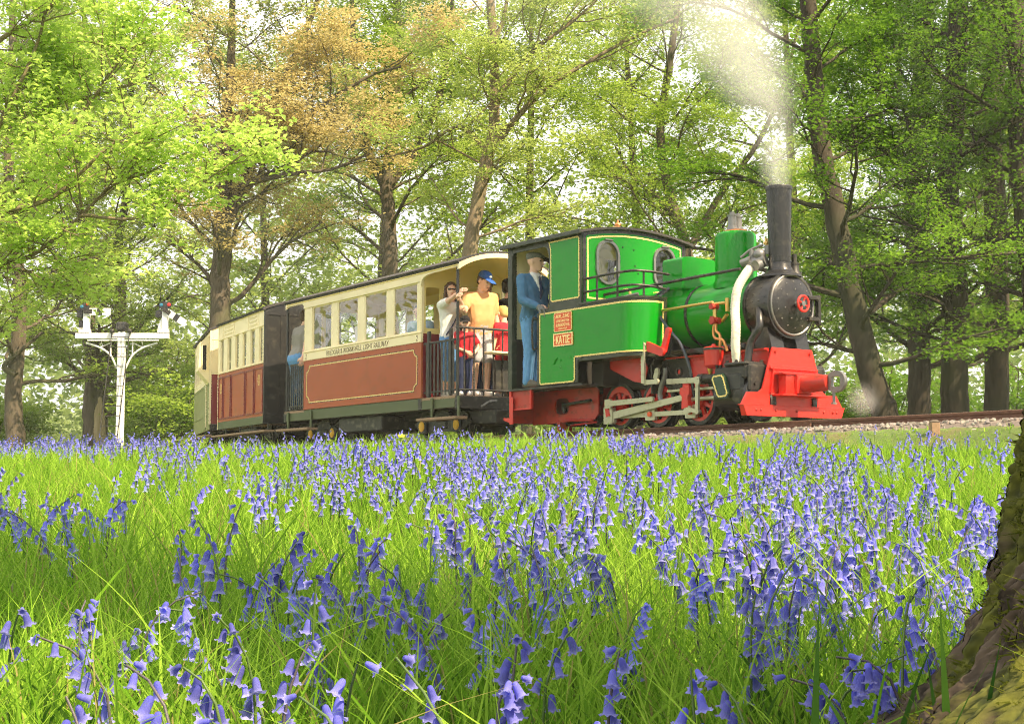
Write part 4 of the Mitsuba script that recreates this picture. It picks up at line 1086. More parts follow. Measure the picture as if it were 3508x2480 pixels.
    # hair and cap
    if hair:
        hp_ = [M3.hull_points(np.vstack([eball(hp(-.013, 0, .024), (.054, .048, .047)), eball(hp(-.028, 0, -.012), (.032, .042, .03))]))]
        if hair_len:
            hp_.append(M3.hull_points(np.vstack([eball(hp(-.026, .028, -.01), (.030, .024, .03)), eball(hp(-.026, -.028, -.01), (.030, .024, .03)), eball(hp(-.030, .034, -.01 - hair_len), (.022, .020, .02)), eball(hp(-.030, -.034, -.01 - hair_len), (.022, .020, .02))])))
            for s in (1, -1):
                hp_.append(M3.hull_points(np.vstack([eball(hp(.006, s * .046, .02), (.020, .010, .02)), eball(hp(-.002, s * .050, -.01 - hair_len), (.018, .012, .02))])))
        cut = M3.hull_points(np.vstack([eball(hp(.052, 0, -.03), (.030, .040, .055))]))
        m = M3.batch_boolean(hp_, manifold3d.OpType.Add) - cut
        put(k, 'hair', melt([m], .02 * H, 2), hair, smooth=True)
    if cap:
        kind, cm = cap
        if kind == 'flat':
            c = [M3.hull_points(np.vstack([eball(hp(-.012, 0, .044), (.058, .052, .024)), eball(hp(-.020, 0, .026), (.048, .049, .016))])), M3.hull_points(np.vstack([eball(hp(.036, 0, .036), (.028, .042, .012)), eball(hp(.0, 0, .052), (.040, .046, .014))]))]
        else:
            c = [M3.hull_points(np.vstack([eball(hp(-.008, 0, .044), (.054, .048, .034)), eball(hp(-.010, 0, .028), (.056, .050, .012))])), M3.hull_points(np.vstack([eball(hp(.040, 0, .026), (.010, .044, .004)), eball(hp(.088, 0, .017), (.010, .030, .004))]))]
        ck = put(k, 'cap', melt(c, .015 * H, 2), cm, smooth=True)
        if kind == 'logo':
            put(ck, 'cap_badge', G().add((eball(hp(.043, 0, .050), (.004, .016, .010)), _ic.faces)), 'cloth_white', smooth=True)
    if extra:
        extra(k, at, hp, eball, dict(sh=sh, elbow=elbow, wrist=wrist, F=F, L=Lf, U=U, neck=neck1, chest=chest, B=B, q=q))
    return k


def bw(u, r, z):
    return BF.X(np.array([[u, r, z]]))[0]


def lw_(u, r, z):
    return LF.X(np.array([[u, r, z]]))[0]


FLR = .577


def driver_extra(k, at, hp, eball, j):
    F, U, L_ = j['F'], j['U'], j['L']
    n = at(.0, 0, .845)
    v = melt([hull_of([(at(.052, .022, .83), .022), (at(.052, -.022, .83), .022), (at(.070, 0, .72), .018), (at(.02, .03, .85), .03), (at(.02, -.03, .85), .03)])], .03, 1)
    put(k, 'shirt', v, 'cloth_white', smooth=True)
    g = melt([hull_of([(at(.070, 0, .825), .014), (at(.082, .008, .72), .024), (at(.078, 0, .66), .010)])], .03, 1)
    put(k, 'tie', g, 'cloth_navy', smooth=True)
    w, e = j['wrist'][-1], j['elbow'][-1]
    d = (w - e) / np.linalg.norm(w - e)
    put(k, 'glove', melt([hull_of([(w - d * .03, .036), (w + d * .06, .042), (w + d * .10 - U * .03, .03)])] + hand(w, d, -U, 2.05, .5, -1), .02, 2), 'cap_grey', smooth=True)


person('engine driver in blue jacket, tie and grey flat cap standing in the cab doorway', lw_(.33, .70, .532), 143.9 - 6, 1.72, top='jacket_blue', bottom='denim', hair=None, cap=('flat', 'cap_grey'),
       sleeve='long', shoes='shoe_grey', hands=((lw_(.66, .86, 1.53), lw_(-.5, 1.2, .9) - lw_(.3, .6, 1.5)), (lw_(.75, .2, 1.4), None)), head=(-24, 2), belly=.02, width=1.02, curl=(.5, .4), extra=driver_extra)


def woman_extra(k, at, hp, eball, j):
    put(k, 'sunglasses', G().add((eball(hp(.050, .019, .007), (.005, .014, .009)), _ic.faces)).add((eball(hp(.050, -.019, .007), (.005, .014, .009)), _ic.faces)).add((eball(hp(.051, 0, .009), (.004, .03, .003)), _ic.faces)), 'eye_dark', smooth=True, kind='stuff')
    put(k, 'bag_strap', G().tube([at(.02, .085, .86), at(.085, .03, .76), at(.085, -.03, .64), at(.05, -.085, .54)], .010, 6, smooth=5), 'cloth_navy')


person('woman in white top and blue cropped jeans gripping the veranda post', bw(1.22, .44, FLR), 146.7 - 8, 1.64, top='cloth_white', bottom='denim', hair='hair_brown', hair_len=.055, legs='capri',
       hands=((bw(1.80, .62, 2.03), lw_(0, .4, -.5) - lw_(0, 0, 0)), (bw(1.79, .58, 1.83), np.array([0, 0, -1.0]))), head=(32, 4), curl=(.25, .5), width=.9, extra=woman_extra)
person('man in yellow T-shirt, pale shorts and blue cap looking down', bw(1.52, .12, FLR), 158, 1.78, top='cloth_yellow', bottom='cloth_pale_grey', hair='hair_brown', cap=('logo', 'cap_blue'), legs='short',
       hands=((bw(1.80, .64, 1.92), np.array([0, 0, -1.0])), (None, None)), head=(-26, 26), belly=.025, width=1.0, curl=(.55, .3), lean=.05)
person('small boy in red football shirt and dark cap by the railing', bw(1.62, .44, FLR), 165, 1.08, top='cloth_red', bottom='cloth_navy', hair='hair_dark', cap=('ball', 'cloth_black'), kid=True,
       hands=((bw(1.72, .47, FLR + .62), np.array([-.5, 0, -1.0])), (bw(1.74, .36, FLR + .60), np.array([.5, 0, -1.0]))), head=(10, 8), curl=(.5, .5))
person('fair haired boy in red kit seen from behind beside the engine', bw(1.66, -.20, FLR), 320, 1.27, top='cloth_red', bottom='cloth_red', hair='hair_blond', legs='short', kid=True, head=(-10, 12))
person('man in black T-shirt and cap half hidden behind the cab post', bw(1.42, -.42, FLR), 40, 1.72, top='cloth_black', bottom='cloth_black', hair='hair_dark', cap=('ball', 'cloth_black'), head=(20, 0))
person('tanned passenger in dark hat standing behind the man in yellow', bw(1.10, -.22, FLR), 150, 1.76, top='cloth_black', bottom='cloth_navy', skin='skin_tan', hair='hair_dark', cap=('ball', 'cloth_black'), head=(-10, 5))
person('man in grey shirt and jeans leaning out of the rear veranda', bw(-3.60, .60, FLR), 55, 1.74, top='cloth_grey', bottom='denim', hair='hair_brown', lean=.22, head=(30, 0), belly=.03, width=1.15,
       hands=((bw(-3.16, .70, 1.42), np.array([0, 0, -1.0])), (None, None)), shoes='cap_grey')
person('fair haired child in white top inside the second window', bw(-1.72, .36, FLR + .43), 60, 1.05, top='cloth_white', bottom='cloth_navy', hair='hair_blond', kid=True, head=(15, 0))
person('passenger in pale blue top sitting behind the last window', bw(.28, .34, FLR + .02), 200, 1.40, top='cloth_sky', bottom='cloth_navy', hair='hair_dark', lean=.3, head=(0, 10), sleeve='long')
person('passenger in black seen through the open coach doorway', bw(.62, -.05, FLR), 180, 1.32, top='cloth_black', bottom='cloth_black', hair='hair_dark', sleeve='long', head=(0, 10))

# ---------------------------------------------------------------- the line and the ground
TRK = path([(10.6, 4.0), (7.75, 8.75), (4.95, 13.25), (2.95, 16.17), (.64, 19.36), (-.55, 21.35), (-2.65, 24.55), (-4.0, 26.75), (-4.95, 28.75), (-5.62, 30.35), (-6.35, 32.8), (-7.0, 35.6), (-7.5, 39.0), (-7.8, 45.0), (-7.8, 60)], 12)
TRK = np.column_stack([TRK, np.zeros(len(TRK))]) if TRK.shape[1] == 2 else TRK
_seg = np.diff(TRK[:, :2], axis=0)
_tan = np.gradient(TRK[:, :2], axis=0)
_tan /= np.linalg.norm(_tan, axis=1, keepdims=True)
_nor = np.stack([-(-_tan[:, 1]), -_tan[:, 0]], 1) * -1.0          # towards the camera
if (_nor[60] @ (-TRK[60, :2])) < 0:
    _nor = -_nor


def track_off(x, y):
    """Signed distance from the centre line, positive on the camera's side."""
    p = np.stack([np.ravel(x), np.ravel(y)], 1)
    out = np.empty(len(p))
    for i in range(0, len(p), 20000):
        q = p[i:i + 20000]
        d = ((q[:, None] - TRK[None, :, :2]) ** 2).sum(-1)
        k = d.argmin(1)
        out[i:i + 20000] = np.sqrt(d.min(1)) * np.sign(((q - TRK[k, :2]) * _nor[k]).sum(1) + 1e-12)
    return out.reshape(np.shape(x))


def sm_(a, b, x):
    t = np.clip((x - a) / (b - a), 0, 1)
    return t * t * (3 - 2 * t)


def ground_z(x, y, off=None):
    x, y = np.asarray(x, float), np.asarray(y, float)
    if off is None:
        off = track_off(x, y)
    near = -.47 + .0605 * y
    far = .43 + .018 * np.clip(y - 20, 0, 60) + .06 * np.clip(y - 70, 0, 200)
    k = .05
    z = -k * np.log(np.exp(-np.clip(near, -3, 3) / k) + np.exp(-np.clip(far, -3, 30) / k)) if False else np.where(near < far - .1, near, np.where(near > far + .1, far, near - (near - far + .1) ** 2 / .4))
    z = z - .031 * np.clip(-x, 0, 7) * sm_(7, 13, y) * (1 - sm_(23, 33, y))
    z = z + .05 * (meshkit.noise(np.stack([x * .6, y * .6, 0 * x], -1), 5) - .5) * (1 - sm_(12, 15, y)) + .015 * (meshkit.noise(np.stack([x * 3, y * 3, 0 * x], -1), 6) - .5)
    a = np.abs(off)
    return z + (np.maximum(.55, z) - z) * (1 - sm_(1.0, 1.8, a)) - .05 * (1 - sm_(1.0, 1.25, a))


def soil_fn(p, n, uv):
    a = fbm(p.x * 3, p.y * 3, 0.0, 4)
    b = fbm(p.x * 40, p.y * 40, 0.0, 3)
    return mix(mix((0.035, 0.06, 0.012), (0.10, 0.15, 0.03), b), (0.12, 0.085, 0.045), smoothstep(0.5, 0.8, a) * 0.6)


mat('soil', mikit.proc(soil_fn), 0.95)
ys = np.concatenate([np.linspace(-30, -1, 12), np.linspace(-.6, 3, 40), np.linspace(3.1, 24, 130), np.linspace(24.5, 60, 60), np.linspace(62, 320, 30)])
xs = np.concatenate([-np.geomspace(250, 12.5, 25), np.linspace(-12, 12, 110), np.geomspace(12.5, 250, 25)])
X_, Y_ = np.meshgrid(xs, ys)
Z_ = ground_z(X_, Y_)
i_, j_ = np.meshgrid(np.arange(len(ys) - 1), np.arange(len(xs) - 1), indexing='ij')
n_ = len(xs)
fq = np.stack([i_ * n_ + j_, i_ * n_ + j_ + 1, (i_ + 1) * n_ + j_ + 1, (i_ + 1) * n_ + j_], -1).reshape(-1, 4)
scene['ground'] = mikit.ply((np.stack([X_, Y_, Z_], -1).reshape(-1, 3), np.vstack([fq[:, :3], fq[:, [0, 2, 3]]])), 'soil', smooth=True)
labels['ground'] = {'label': 'grassy woodland ground rising to the railway', 'kind': 'structure'}

RZ = .683
TK = thing('railway_track', 'narrow gauge railway track of rusty rails on sleepers under the train', 'railway track')
prof = [(-.045, -.095), (.045, -.095), (.045, -.085), (.010, -.07), (.008, -.035), (.022, -.028), (.024, -.004), (.018, 0), (-.018, 0), (-.024, -.004), (-.022, -.028), (-.008, -.035), (-.010, -.07), (-.045, -.085)]


def sweep(off, prof, z):
    P_ = TRK[:, :2] + _nor * off
    m = len(prof)
    v = np.concatenate([np.stack([P_[:, 0] + _nor[:, 0] * a, P_[:, 1] + _nor[:, 1] * a, 0 * P_[:, 0] + z + b], 1)[:, None] for a, b in prof], 1).reshape(-1, 3)
    i, j = np.meshgrid(np.arange(len(P_) - 1), np.arange(m), indexing='ij')
    q = np.stack([i * m + j, i * m + (j + 1) % m, (i + 1) * m + (j + 1) % m, (i + 1) * m + j], -1).reshape(-1, 4)
    return v, np.vstack([q[:, :3], q[:, [0, 2, 3]]])


for s in (1, -1):
    rl = put(TK, 'rail', sweep(s * .325, prof, RZ), 'rail_rust', smooth=False)
    put(TK, 'rail_head', sweep(s * .325, [(-.017, .0005), (.017, .0005), (.017, .002), (-.017, .002)], RZ), 'rail_head', rl and None, smooth=False)
rng = np.random.default_rng(11)
arc = np.concatenate([[0], np.cumsum(np.linalg.norm(_seg, axis=1))])
for d in np.arange(1.0, 46.0, .62):
    i = min(np.searchsorted(arc, d), len(TRK) - 2)
    c, t, n = TRK[i, :2], _tan[i], _nor[i]
    L_, w, h, zt = .56 + rng.normal(0, .015), .075, .13, RZ - .096 + rng.normal(0, .004)
    pts = [np.array([*(c + t * a * w + n * b * (L_ + .02 * (zz < zt))), zz]) for a in (-1, 1) for b in (-1, 1) for zz in (zt, zt - h)]
    g = G().add(trimesh.convex.convex_hull(np.array(pts)))
    sl = put(TK, 'sleeper', g, 'sleeper_wood', smooth=False)
    if 6 < d < 30:
        g = G()
        q = c + n * .385
        g.hexa([np.array([*(q + t * a * .03 + n * b * .022), zt]) for a in (-1, 1) for b in (-1, 1)], [np.array([*(q + t * a * .022 + n * b * .016), zt + .025]) for a in (-1, 1) for b in (-1, 1)])
        put(TK, 'rail_spike', g, 'rail_rust', smooth=False)
i = 45
for k in (34, 52):
    c, t, n = TRK[k, :2] + _nor[k] * .36, _tan[k], _nor[k]
    put(TK, 'fishplate', G().add(trimesh.convex.convex_hull(np.array([np.array([*(c + t * a * .2 + n * b * .012), zz]) for a in (-1, 1) for b in (-1, 1) for zz in (RZ - .07, RZ - .03)]))), 'rail_rust', smooth=False)
# ballast
ball = [(-1.35, .40), (-1.0, .53), (-.75, .575), (.72, .575), (.95, .545), (1.22, .45), (1.45, .33)]
P0 = []
for a, b in ball:
    P0.append(np.stack([TRK[:, 0] + _nor[:, 0] * a, TRK[:, 1] + _nor[:, 1] * a, 0 * TRK[:, 0] + b], 1))
P0 = np.stack(P0, 1)
m = len(ball)
i, j = np.meshgrid(np.arange(len(TRK) - 1), np.arange(m - 1), indexing='ij')
q = np.stack([i * m + j, i * m + j + 1, (i + 1) * m + j + 1, (i + 1) * m + j], -1).reshape(-1, 4)
bv, bf = [P0.reshape(-1, 3)], [np.vstack([q[:, :3], q[:, [0, 2, 3]]])]
ico = trimesh.creation.icosphere(0)
nst = 5600
kk = np.concatenate([rng.integers(10, 80, nst)])
oo = np.where(rng.random(nst) < .72, rng.uniform(.36, 1.30, nst), rng.uniform(-1.2, .36, nst))
cx = TRK[kk, :2] + _nor[kk] * oo[:, None] + _tan[kk] * rng.uniform(-.25, .25, nst)[:, None]
zz = np.interp(oo, [a for a, b in ball], [b for a, b in ball])
sz = rng.uniform(.012, .030, nst)
vv = ico.vertices[None] * (sz[:, None, None] * rng.uniform(.6, 1.25, (nst, 12, 1))) * rng.uniform(.7, 1.2, (nst, 1, 3))
vv = vv + np.concatenate([cx, zz[:, None] + .006], 1)[:, None]
bcol = [np.tile([[.12, .10, .085]], (len(bv[0]), 1)), np.repeat(np.array([.26, .235, .21])[None] * rng.uniform(.45, 1.25, (nst, 1)) * rng.uniform(.93, 1.07, (nst, 3)), 12, axis=0)]
bf.append((ico.faces[None] + (np.arange(nst) * 12)[:, None, None]).reshape(-1, 3) + len(bv[0]))
bv.append(vv.reshape(-1, 3))
mat('ballast_stone', {'type': 'mesh_attribute', 'name': 'vertex_color'}, 0.95)
scene['ballast'] = mikit.ply((np.vstack(bv), np.vstack(bf)), 'ballast_stone', smooth=False, color=np.vstack(bcol))
labels['ballast'] = {'label': 'pale stone chippings heaped under and beside the track', 'category': 'ballast', 'kind': 'stuff'}
mk = thing('marker_post', 'short weathered wooden marker post in the gravel beside the track at right', 'post')
px, py = 3.66, 12.75
zb = .22
put(mk, 'post', G().box(px - .04, px + .04, py - .04, py + .04, zb, zb + .33, .008), 'step_wood')
put(mk, 'post_top', G().hexa([(px - .042, py - .042, zb + .33), (px + .042, py - .042, zb + .33), (px - .042, py + .042, zb + .33), (px + .042, py + .042, zb + .33)], [(px - .02, py - .02, zb + .35), (px + .02, py - .02, zb + .35), (px - .02, py + .02, zb + .35), (px + .02, py + .02, zb + .35)]), 'sleeper_wood')

# ---------------------------------------------------------------- signal
SG = thing('signal_post', 'white railway signal post with two striped arms and a black ladder', 'railway signal')
SX, SY = (411 - 1754) / 5040 * 35.0, 35.0
SZ = .74
sg = lambda n_, g, m_, p_=SG, **kw: put(p_, n_, g, m_, **kw)


def sB(x0, x1, y0, y1, z0, z1, b=.006):
    return G().box(SX + x0, SX + x1, SY + y0, SY + y1, SZ + z0, SZ + z1, b)


g = sB(-.10, -.03, -.10, .10, .17, 2.92).box(SX + .03, SX + .10, SY - .10, SY + .10, SZ + .17, SZ + 2.92, .006)
sg('post', sB(-.02, .02, -.05, .05, .17, 2.92), 'white_paint')
sg('post_leg', sB(-.08, -.02, -.08, .08, .17, 2.92), 'white_paint')
sg('post_leg', sB(.02, .08, -.08, .08, .17, 2.92), 'white_paint')
sg('post_foot', sB(-.10, .10, -.10, .10, -.2, .17), 'black_paint')
sg('post_cap', sB(-.13, .14, -.12, .12, 2.94, 3.16, .04), 'black_paint')
cb = sg('cross_beam', sB(-1.10, 1.12, -.08, .08, 2.76, 2.89), 'white_paint')
sg('beam_channel', sB(-.80, .90, -.09, -.06, 2.70, 2.735), 'white_paint', cb)
for s in (1, -1):
    br_ = [(SX + s * .10, SY, SZ + 2.05), (SX + s * .26, SY, SZ + 2.36), (SX + s * .52, SY, SZ + 2.55), (SX + s * .85, SY, SZ + 2.66)]
    b_ = sg('bracket', G().tube(br_, .024, 8, smooth=4), 'white_paint')
    sg('bracket_web', G().tube([(SX + s * .26, SY, SZ + 2.36), (SX + s * .26, SY, SZ + 2.72)], .015, 6).tube([(SX + s * .26, SY, SZ + 2.66), (SX + s * .52, SY, SZ + 2.55), (SX + s * .48, SY, SZ + 2.70)], .013, 6), 'white_paint', b_)
for xd, ang, sw in ((-.86, 0, 0), (1.02, -32, 1)):
    dl = new_key('doll', SG)
    put(dl, 'doll_post', sB(xd - .06, xd + .08, -.07, .07, 2.98, 3.50), 'white_paint')
    put(dl, 'doll_foot', sB(xd - .16, xd + .10, -.09, .09, 2.90, 2.98), 'white_paint')
    put(dl, 'doll_stay', G().hexa([(SX + xd - .17, SY - .02, SZ + 3.0), (SX + xd - .17, SY + .02, SZ + 3.0), (SX + xd - .06, SY - .02, SZ + 3.0), (SX + xd - .06, SY + .02, SZ + 3.0)], [(SX + xd - .08, SY - .02, SZ + 3.25), (SX + xd - .08, SY + .02, SZ + 3.25), (SX + xd - .06, SY - .02, SZ + 3.25), (SX + xd - .06, SY + .02, SZ + 3.25)]), 'white_paint')
    hinge = np.array([SX + xd + .06, SY - .10, SZ + 3.41])
    ca, sa_ = math.cos(math.radians(ang)), math.sin(math.radians(ang))

    def armbox(x0, x1, z0, z1, y0=0.0, y1=.02):
        pts = [hinge + np.array([x * ca - z * sa_, y, x * sa_ + z * ca]) for x in (x0, x1) for z in (z0, z1) for y in (y0, y1)]
        return G().add(trimesh.convex.convex_hull(np.array(pts)))
    am = new_key('signal_arm', SG)
    put(am, 'arm_blade', armbox(.06, .54, -.09, .075), 'white_paint')
    put(am, 'arm_stripe', armbox(.22, .34, -.092, .077, -.004, .024), 'black_paint')
    put(am, 'arm_pivot', armbox(-.10, .10, -.05, .05, -.02, .03), 'black_iron')
    sp = [(-.20, .02), (-.21, .10), (-.13, .19), (.0, .235), (.04, .22), (.03, .06), (-.05, .02)] if not sw else [(-.18, .06), (-.20, .13), (-.16, .21), (-.02, .235), (.09, .22), (.12, .15), (.08, .07), (-.05, .04)]
    put(am, 'spectacle', G().add(trimesh.convex.convex_hull(np.array([hinge + [x, y, z] for x, z in sp for y in (.0, .03)]))), 'black_paint')
    for (x, z, m_) in (((-.145, .11, 'blue_lens'), (-.01, .175, 'red_lens')) if not sw else ((-.13, .15, 'blue_lens'), (.055, .155, 'red_lens'))):
        put(am, 'signal_lens', G().lathe(hinge + [x, .0, z], (0, -1, 0), [(-.01, .042), (.01, .042), (.025, .03), (.03, 0)], 20), m_)
    put(dl, 'signal_lamp', sB(xd - .22, xd - .07, -.06, .06, 3.26, 3.44, .02), 'black_paint')
    if not sw:
        put(dl, 'arm_motor', sB(xd - .17, xd - .07, -.05, .05, 3.02, 3.20, .015), 'black_paint')
ld = new_key('ladder', SG)
lb = [np.array([SX - .40, SY - .42, SZ + .05]), np.array([SX + .02, SY - .42, SZ + .05])]
lt = [np.array([SX - .20, SY - .14, SZ + 2.93]), np.array([SX + .22, SY - .14, SZ + 2.93])]
for a, b in zip(lb, lt):
    put(ld, 'ladder_stile', G().tube([a, b], .013, 6), 'black_iron')
for k in range(12):
    t = .05 + .9 * k / 11
    put(ld, 'rung', G().tube([lb[0] + (lt[0] - lb[0]) * t, lb[1] + (lt[1] - lb[1]) * t], .010, 6), 'black_iron')
for b in lt:
    put(ld, 'ladder_cap', G().sph(b, .06, 1), 'black_iron')

# ---------------------------------------------------------------- meadow
def blades(n, seed, x, y, h, w, segs, lean_lo=.15, lean_hi=.75, cols=((.125, .285, .02), (.40, .62, .075)), wind=None):
    r = np.random.default_rng(seed)
    z = ground_z(x, y) - .01
    az = r.uniform(0, 2 * np.pi, n) if wind is None else r.normal(wind, 1.2, n)
    d = np.stack([np.cos(az), np.sin(az)], 1)
    face = r.uniform(0, 2 * np.pi, n)
    sd = np.stack([np.cos(face), np.sin(face)], 1)
    ln = r.uniform(lean_lo, lean_hi, n) * h
    V, C = [], []
    c0 = np.array(cols[0]) + (np.array(cols[1]) - np.array(cols[0])) * r.random((n, 1)) ** 1.2
    dry = r.random(n) < .05
    c0[dry] = np.array([.42, .38, .14]) * r.uniform(.6, 1, (dry.sum(), 1))
    for k in range(segs + 1):
        t = k / segs
        pos = np.stack([x + d[:, 0] * ln * t ** 1.9, y + d[:, 1] * ln * t ** 1.9, z + h * (t - .18 * (ln / h) * t ** 3)], 1)
        ww = w * (1 - t ** 1.7) * .5
        if k < segs:
            V += [pos + np.stack([sd[:, 0] * ww, sd[:, 1] * ww, 0 * ww], 1), pos - np.stack([sd[:, 0] * ww, sd[:, 1] * ww, 0 * ww], 1)]
            C += [c0, c0]
        else:
            V.append(pos)
            C.append(c0)
    m = 2 * segs + 1
    V, C = np.stack(V, 1).reshape(-1, 3), np.stack(C, 1).reshape(-1, 3)
    f = []
    for k in range(segs - 1):
        a = 2 * k
        f += [[a, a + 1, a + 3], [a, a + 3, a + 2]]
    f.append([2 * segs - 2, 2 * segs - 1, 2 * segs])
    F = (np.array(f)[None] + (np.arange(n) * m)[:, None, None]).reshape(-1, 3)
    return V, F, C


def thin(key, trans, rough=0.55, spec=0.35):
    scene[key] = {'type': 'principledthin', 'base_color': {'type': 'mesh_attribute', 'name': 'vertex_color'}, 'roughness': rough, 'diff_trans': trans, 'spec_trans': 0.0, 'eta': 1.4}
    return key


thin('grass_blade', 0.9)
thin('petal', 0.8)
thin('leaf', 1.0)
rg = np.random.default_rng(5)


def scatter(n, y0, y1, spread=.46, pad=.6, pw=1.0):
    y = y0 + (y1 - y0) * rg.random(n) ** pw
    x = rg.uniform(-1, 1, n) * (spread * np.maximum(y, 0) + pad)
    return x, y


gv, gf, gc, gn = [], [], [], 0


def add_grass(b):
    global gn
    gv.append(b[0])
    gf.append(b[1] + gn)
    gc.append(b[2])
    gn += len(b[0])


for k, (n, y0, y1, h0, h1, w0, w1, segs) in enumerate(((9000, .75, 2.6, .11, .27, .003, .006, 5), (34000, 1.6, 6, .11, .26, .0035, .007, 4), (52000, 5, 11, .10, .22, .005, .010, 3), (46000, 10, 17, .05, .12, .007, .014, 2))):
    x, y = scatter(n, y0, y1)
    tuft = meshkit.noise(np.stack([x * 2.2, y * 2.2, 0 * x], 1), 3)
    keep = rg.random(n) < .35 + 1.1 * tuft
    off = track_off(x, y)
    keep &= (off > 1.16 + .18 * meshkit.noise(np.stack([x * 4, y * 4, 0 * x], 1), 8))
    x, y, tuft = x[keep], y[keep], tuft[keep]
    n = len(x)
    shade_ = rg.uniform(h0, h1, n) * (.75 + .5 * tuft)
    shade_ *= 1 - .6 * sm_(.4, 1.4, 3.0 - off[keep])
    add_grass(blades(n, 20 + k, x, y, shade_, rg.uniform(w0, w1, n), segs))
x, y = scatter(420, .8, 2.8)
add_grass(blades(len(x), 77, x, y, rg.uniform(.24, .40, len(x)), rg.uniform(.004, .008, len(x)), 9, .6, 1.25))
# beyond the line
x = rg.uniform(-24, 16, 46000)
y = rg.uniform(14, 48, 46000)
off = track_off(x, y)
keep = (off < -1.2) | ((off > 1.2) & (y > 16))
keep &= np.abs(x) < .45 * y + 2
x, y = x[keep], y[keep]
add_grass(blades(len(x), 31, x, y, rg.uniform(.10, .26, len(x)), rg.uniform(.016, .034, len(x)), 2, cols=((.20, .38, .05), (.46, .66, .15))))
scene['grass'] = mikit.ply((np.vstack(gv), np.vstack(gf)), 'grass_blade', smooth=False, color=np.vstack(gc))
labels['grass'] = {'label': 'long fresh green meadow grass between camera and railway', 'category': 'grass', 'kind': 'stuff'}

# bluebells
_a12 = np.arange(12) * np.pi / 6


def bell_mesh(detail):
    if detail == 2:
        n, rings = 12, [(0, .0012), (.0016, .0032), (.006, .0044), (.013, .0049), (.0170, .0058)]
        ang = _a12
    elif detail == 1:
        n, rings = 6, [(0, .0012), (.004, .0042), (.0150, .0052)]
        ang = np.arange(6) * np.pi / 3
    else:
        n, rings = 4, [(0, .002), (.014, .0054)]
        ang = np.arange(4) * np.pi / 2
    V = [np.stack([r * np.cos(ang), r * np.sin(ang), 0 * ang - z], 1) for z, r in rings]
    tip = np.where(np.arange(n) % 2 == 0, 1, 0)
    if detail == 2:
        V.append(np.stack([(.0064 + .0018 * tip) * np.cos(ang), (.0070 + .0022 * tip) * np.sin(ang), -(.0178 + .0022 * tip)], 1))
        V.append(np.stack([(.0066 + .0038 * tip) * np.cos(ang), (.0074 + .0044 * tip) * np.sin(ang), -(.0176 + .0002 * tip)], 1))
    elif detail == 1:
        V.append(np.stack([(.0074 + .0026 * tip) * np.cos(ang), (.0074 + .0026 * tip) * np.sin(ang), -(.0185 + .001 * tip)], 1))
    else:
        V.append(np.stack([(.0085) * np.cos(ang + .4), .0085 * np.sin(ang + .4), 0 * ang - .0185], 1))
    m = len(V)
    i, j = np.meshgrid(np.arange(m - 1), np.arange(n), indexing='ij')
    q = np.stack([i * n + j, i * n + (j + 1) % n, (i + 1) * n + (j + 1) % n, (i + 1) * n + j], -1).reshape(-1, 4)
    t = np.repeat(np.arange(m) / (m - 1), n)
    return np.vstack(V), np.vstack([q[:, :3], q[:, [0, 2, 3]]]), t


BELLS = [bell_mesh(k) for k in range(3)]
BLUE0, BLUE1 = np.array([.165, .175, .75]), np.array([.52, .52, .95])


def bluebell(x, y, h, seed, detail, nb):
    """(stem mesh, [bell meshes with colour]) of one plant; bells hang from the nodding side of the stem."""
    r = np.random.default_rng(seed)
    z = float(ground_z(x, y))
    az = r.uniform(0, 2 * np.pi)
    d = np.array([math.cos(az), math.sin(az), 0])
    nod = r.uniform(.08, .26) * h
    ts = np.linspace(0, 1, 9 if detail else 5)
    bow = r.normal(0, .03, 2)
    st = np.array([x, y, z]) + d * (nod * (.25 * ts + 4.0 * np.clip(ts - .55, 0, 1) ** 2)[:, None]) + np.array([0, 0, 1.0]) * (h * (ts - 1.15 * np.clip(ts - .62, 0, 1) ** 2 * (nod / h) * 5))[:, None]
    st[:, 0] += bow[0] * np.sin(ts * np.pi)
    st[:, 1] += bow[1] * np.sin(ts * np.pi)
    rad = np.linspace(.0026, .0011, len(ts)) * (1.0 if detail else 1.3)
    stem = tube_vf(st, rad, 5 if detail else 3, caps=False)
    out = []
    v0, f0, t0 = BELLS[detail]
    hue = r.uniform(.72, 1.2)
    for k in range(nb):
        u = 1 - .46 * (k + .3) / nb
        p = np.array([np.interp(u, ts, st[:, c]) for c in range(3)])
        a = az + r.normal(0, 1.35)
        out_d = np.array([math.cos(a), math.sin(a), 0])
        droop = 1 - .75 * max(0, (u - .86) / .14)
        ax = out_d * r.uniform(.05, .5) + np.array([0, 0, -1.0]) * droop + np.array([0, 0, .2]) * (u > .97)
        ax /= np.linalg.norm(ax)
        s = (1.15 - .45 * max(0, (u - .8) / .2)) * r.uniform(.85, 1.12) * (.84, .92, 1.05)[2 - detail]
        b = np.cross(ax, [.3, .9, .1])
        b /= np.linalg.norm(b)
        M = np.stack([b, np.cross(-ax, b), -ax])
        ped = p + out_d * .007 + np.array([0, 0, .003])
        spin = r.uniform(0, 6.28)
        cs, sn = math.cos(spin), math.sin(spin)
        v = np.stack([v0[:, 0] * cs - v0[:, 1] * sn, v0[:, 0] * sn + v0[:, 1] * cs, v0[:, 2]], 1) * s
        v = v @ M + ped
        c = (BLUE0 + (BLUE1 - BLUE0) * (t0[:, None] ** 2.2 * .8 + .12 * r.random())) * hue * r.uniform(.88, 1.1)
        out.append((v, f0, c))
    return stem, out


def join(ms):
    n, V, F, C = 0, [], [], []
    for v, f, c in ms:
        V.append(v)
        F.append(f + n)
        C.append(c)
        n += len(v)
    return np.vstack(V), np.vstack(F), np.vstack(C)


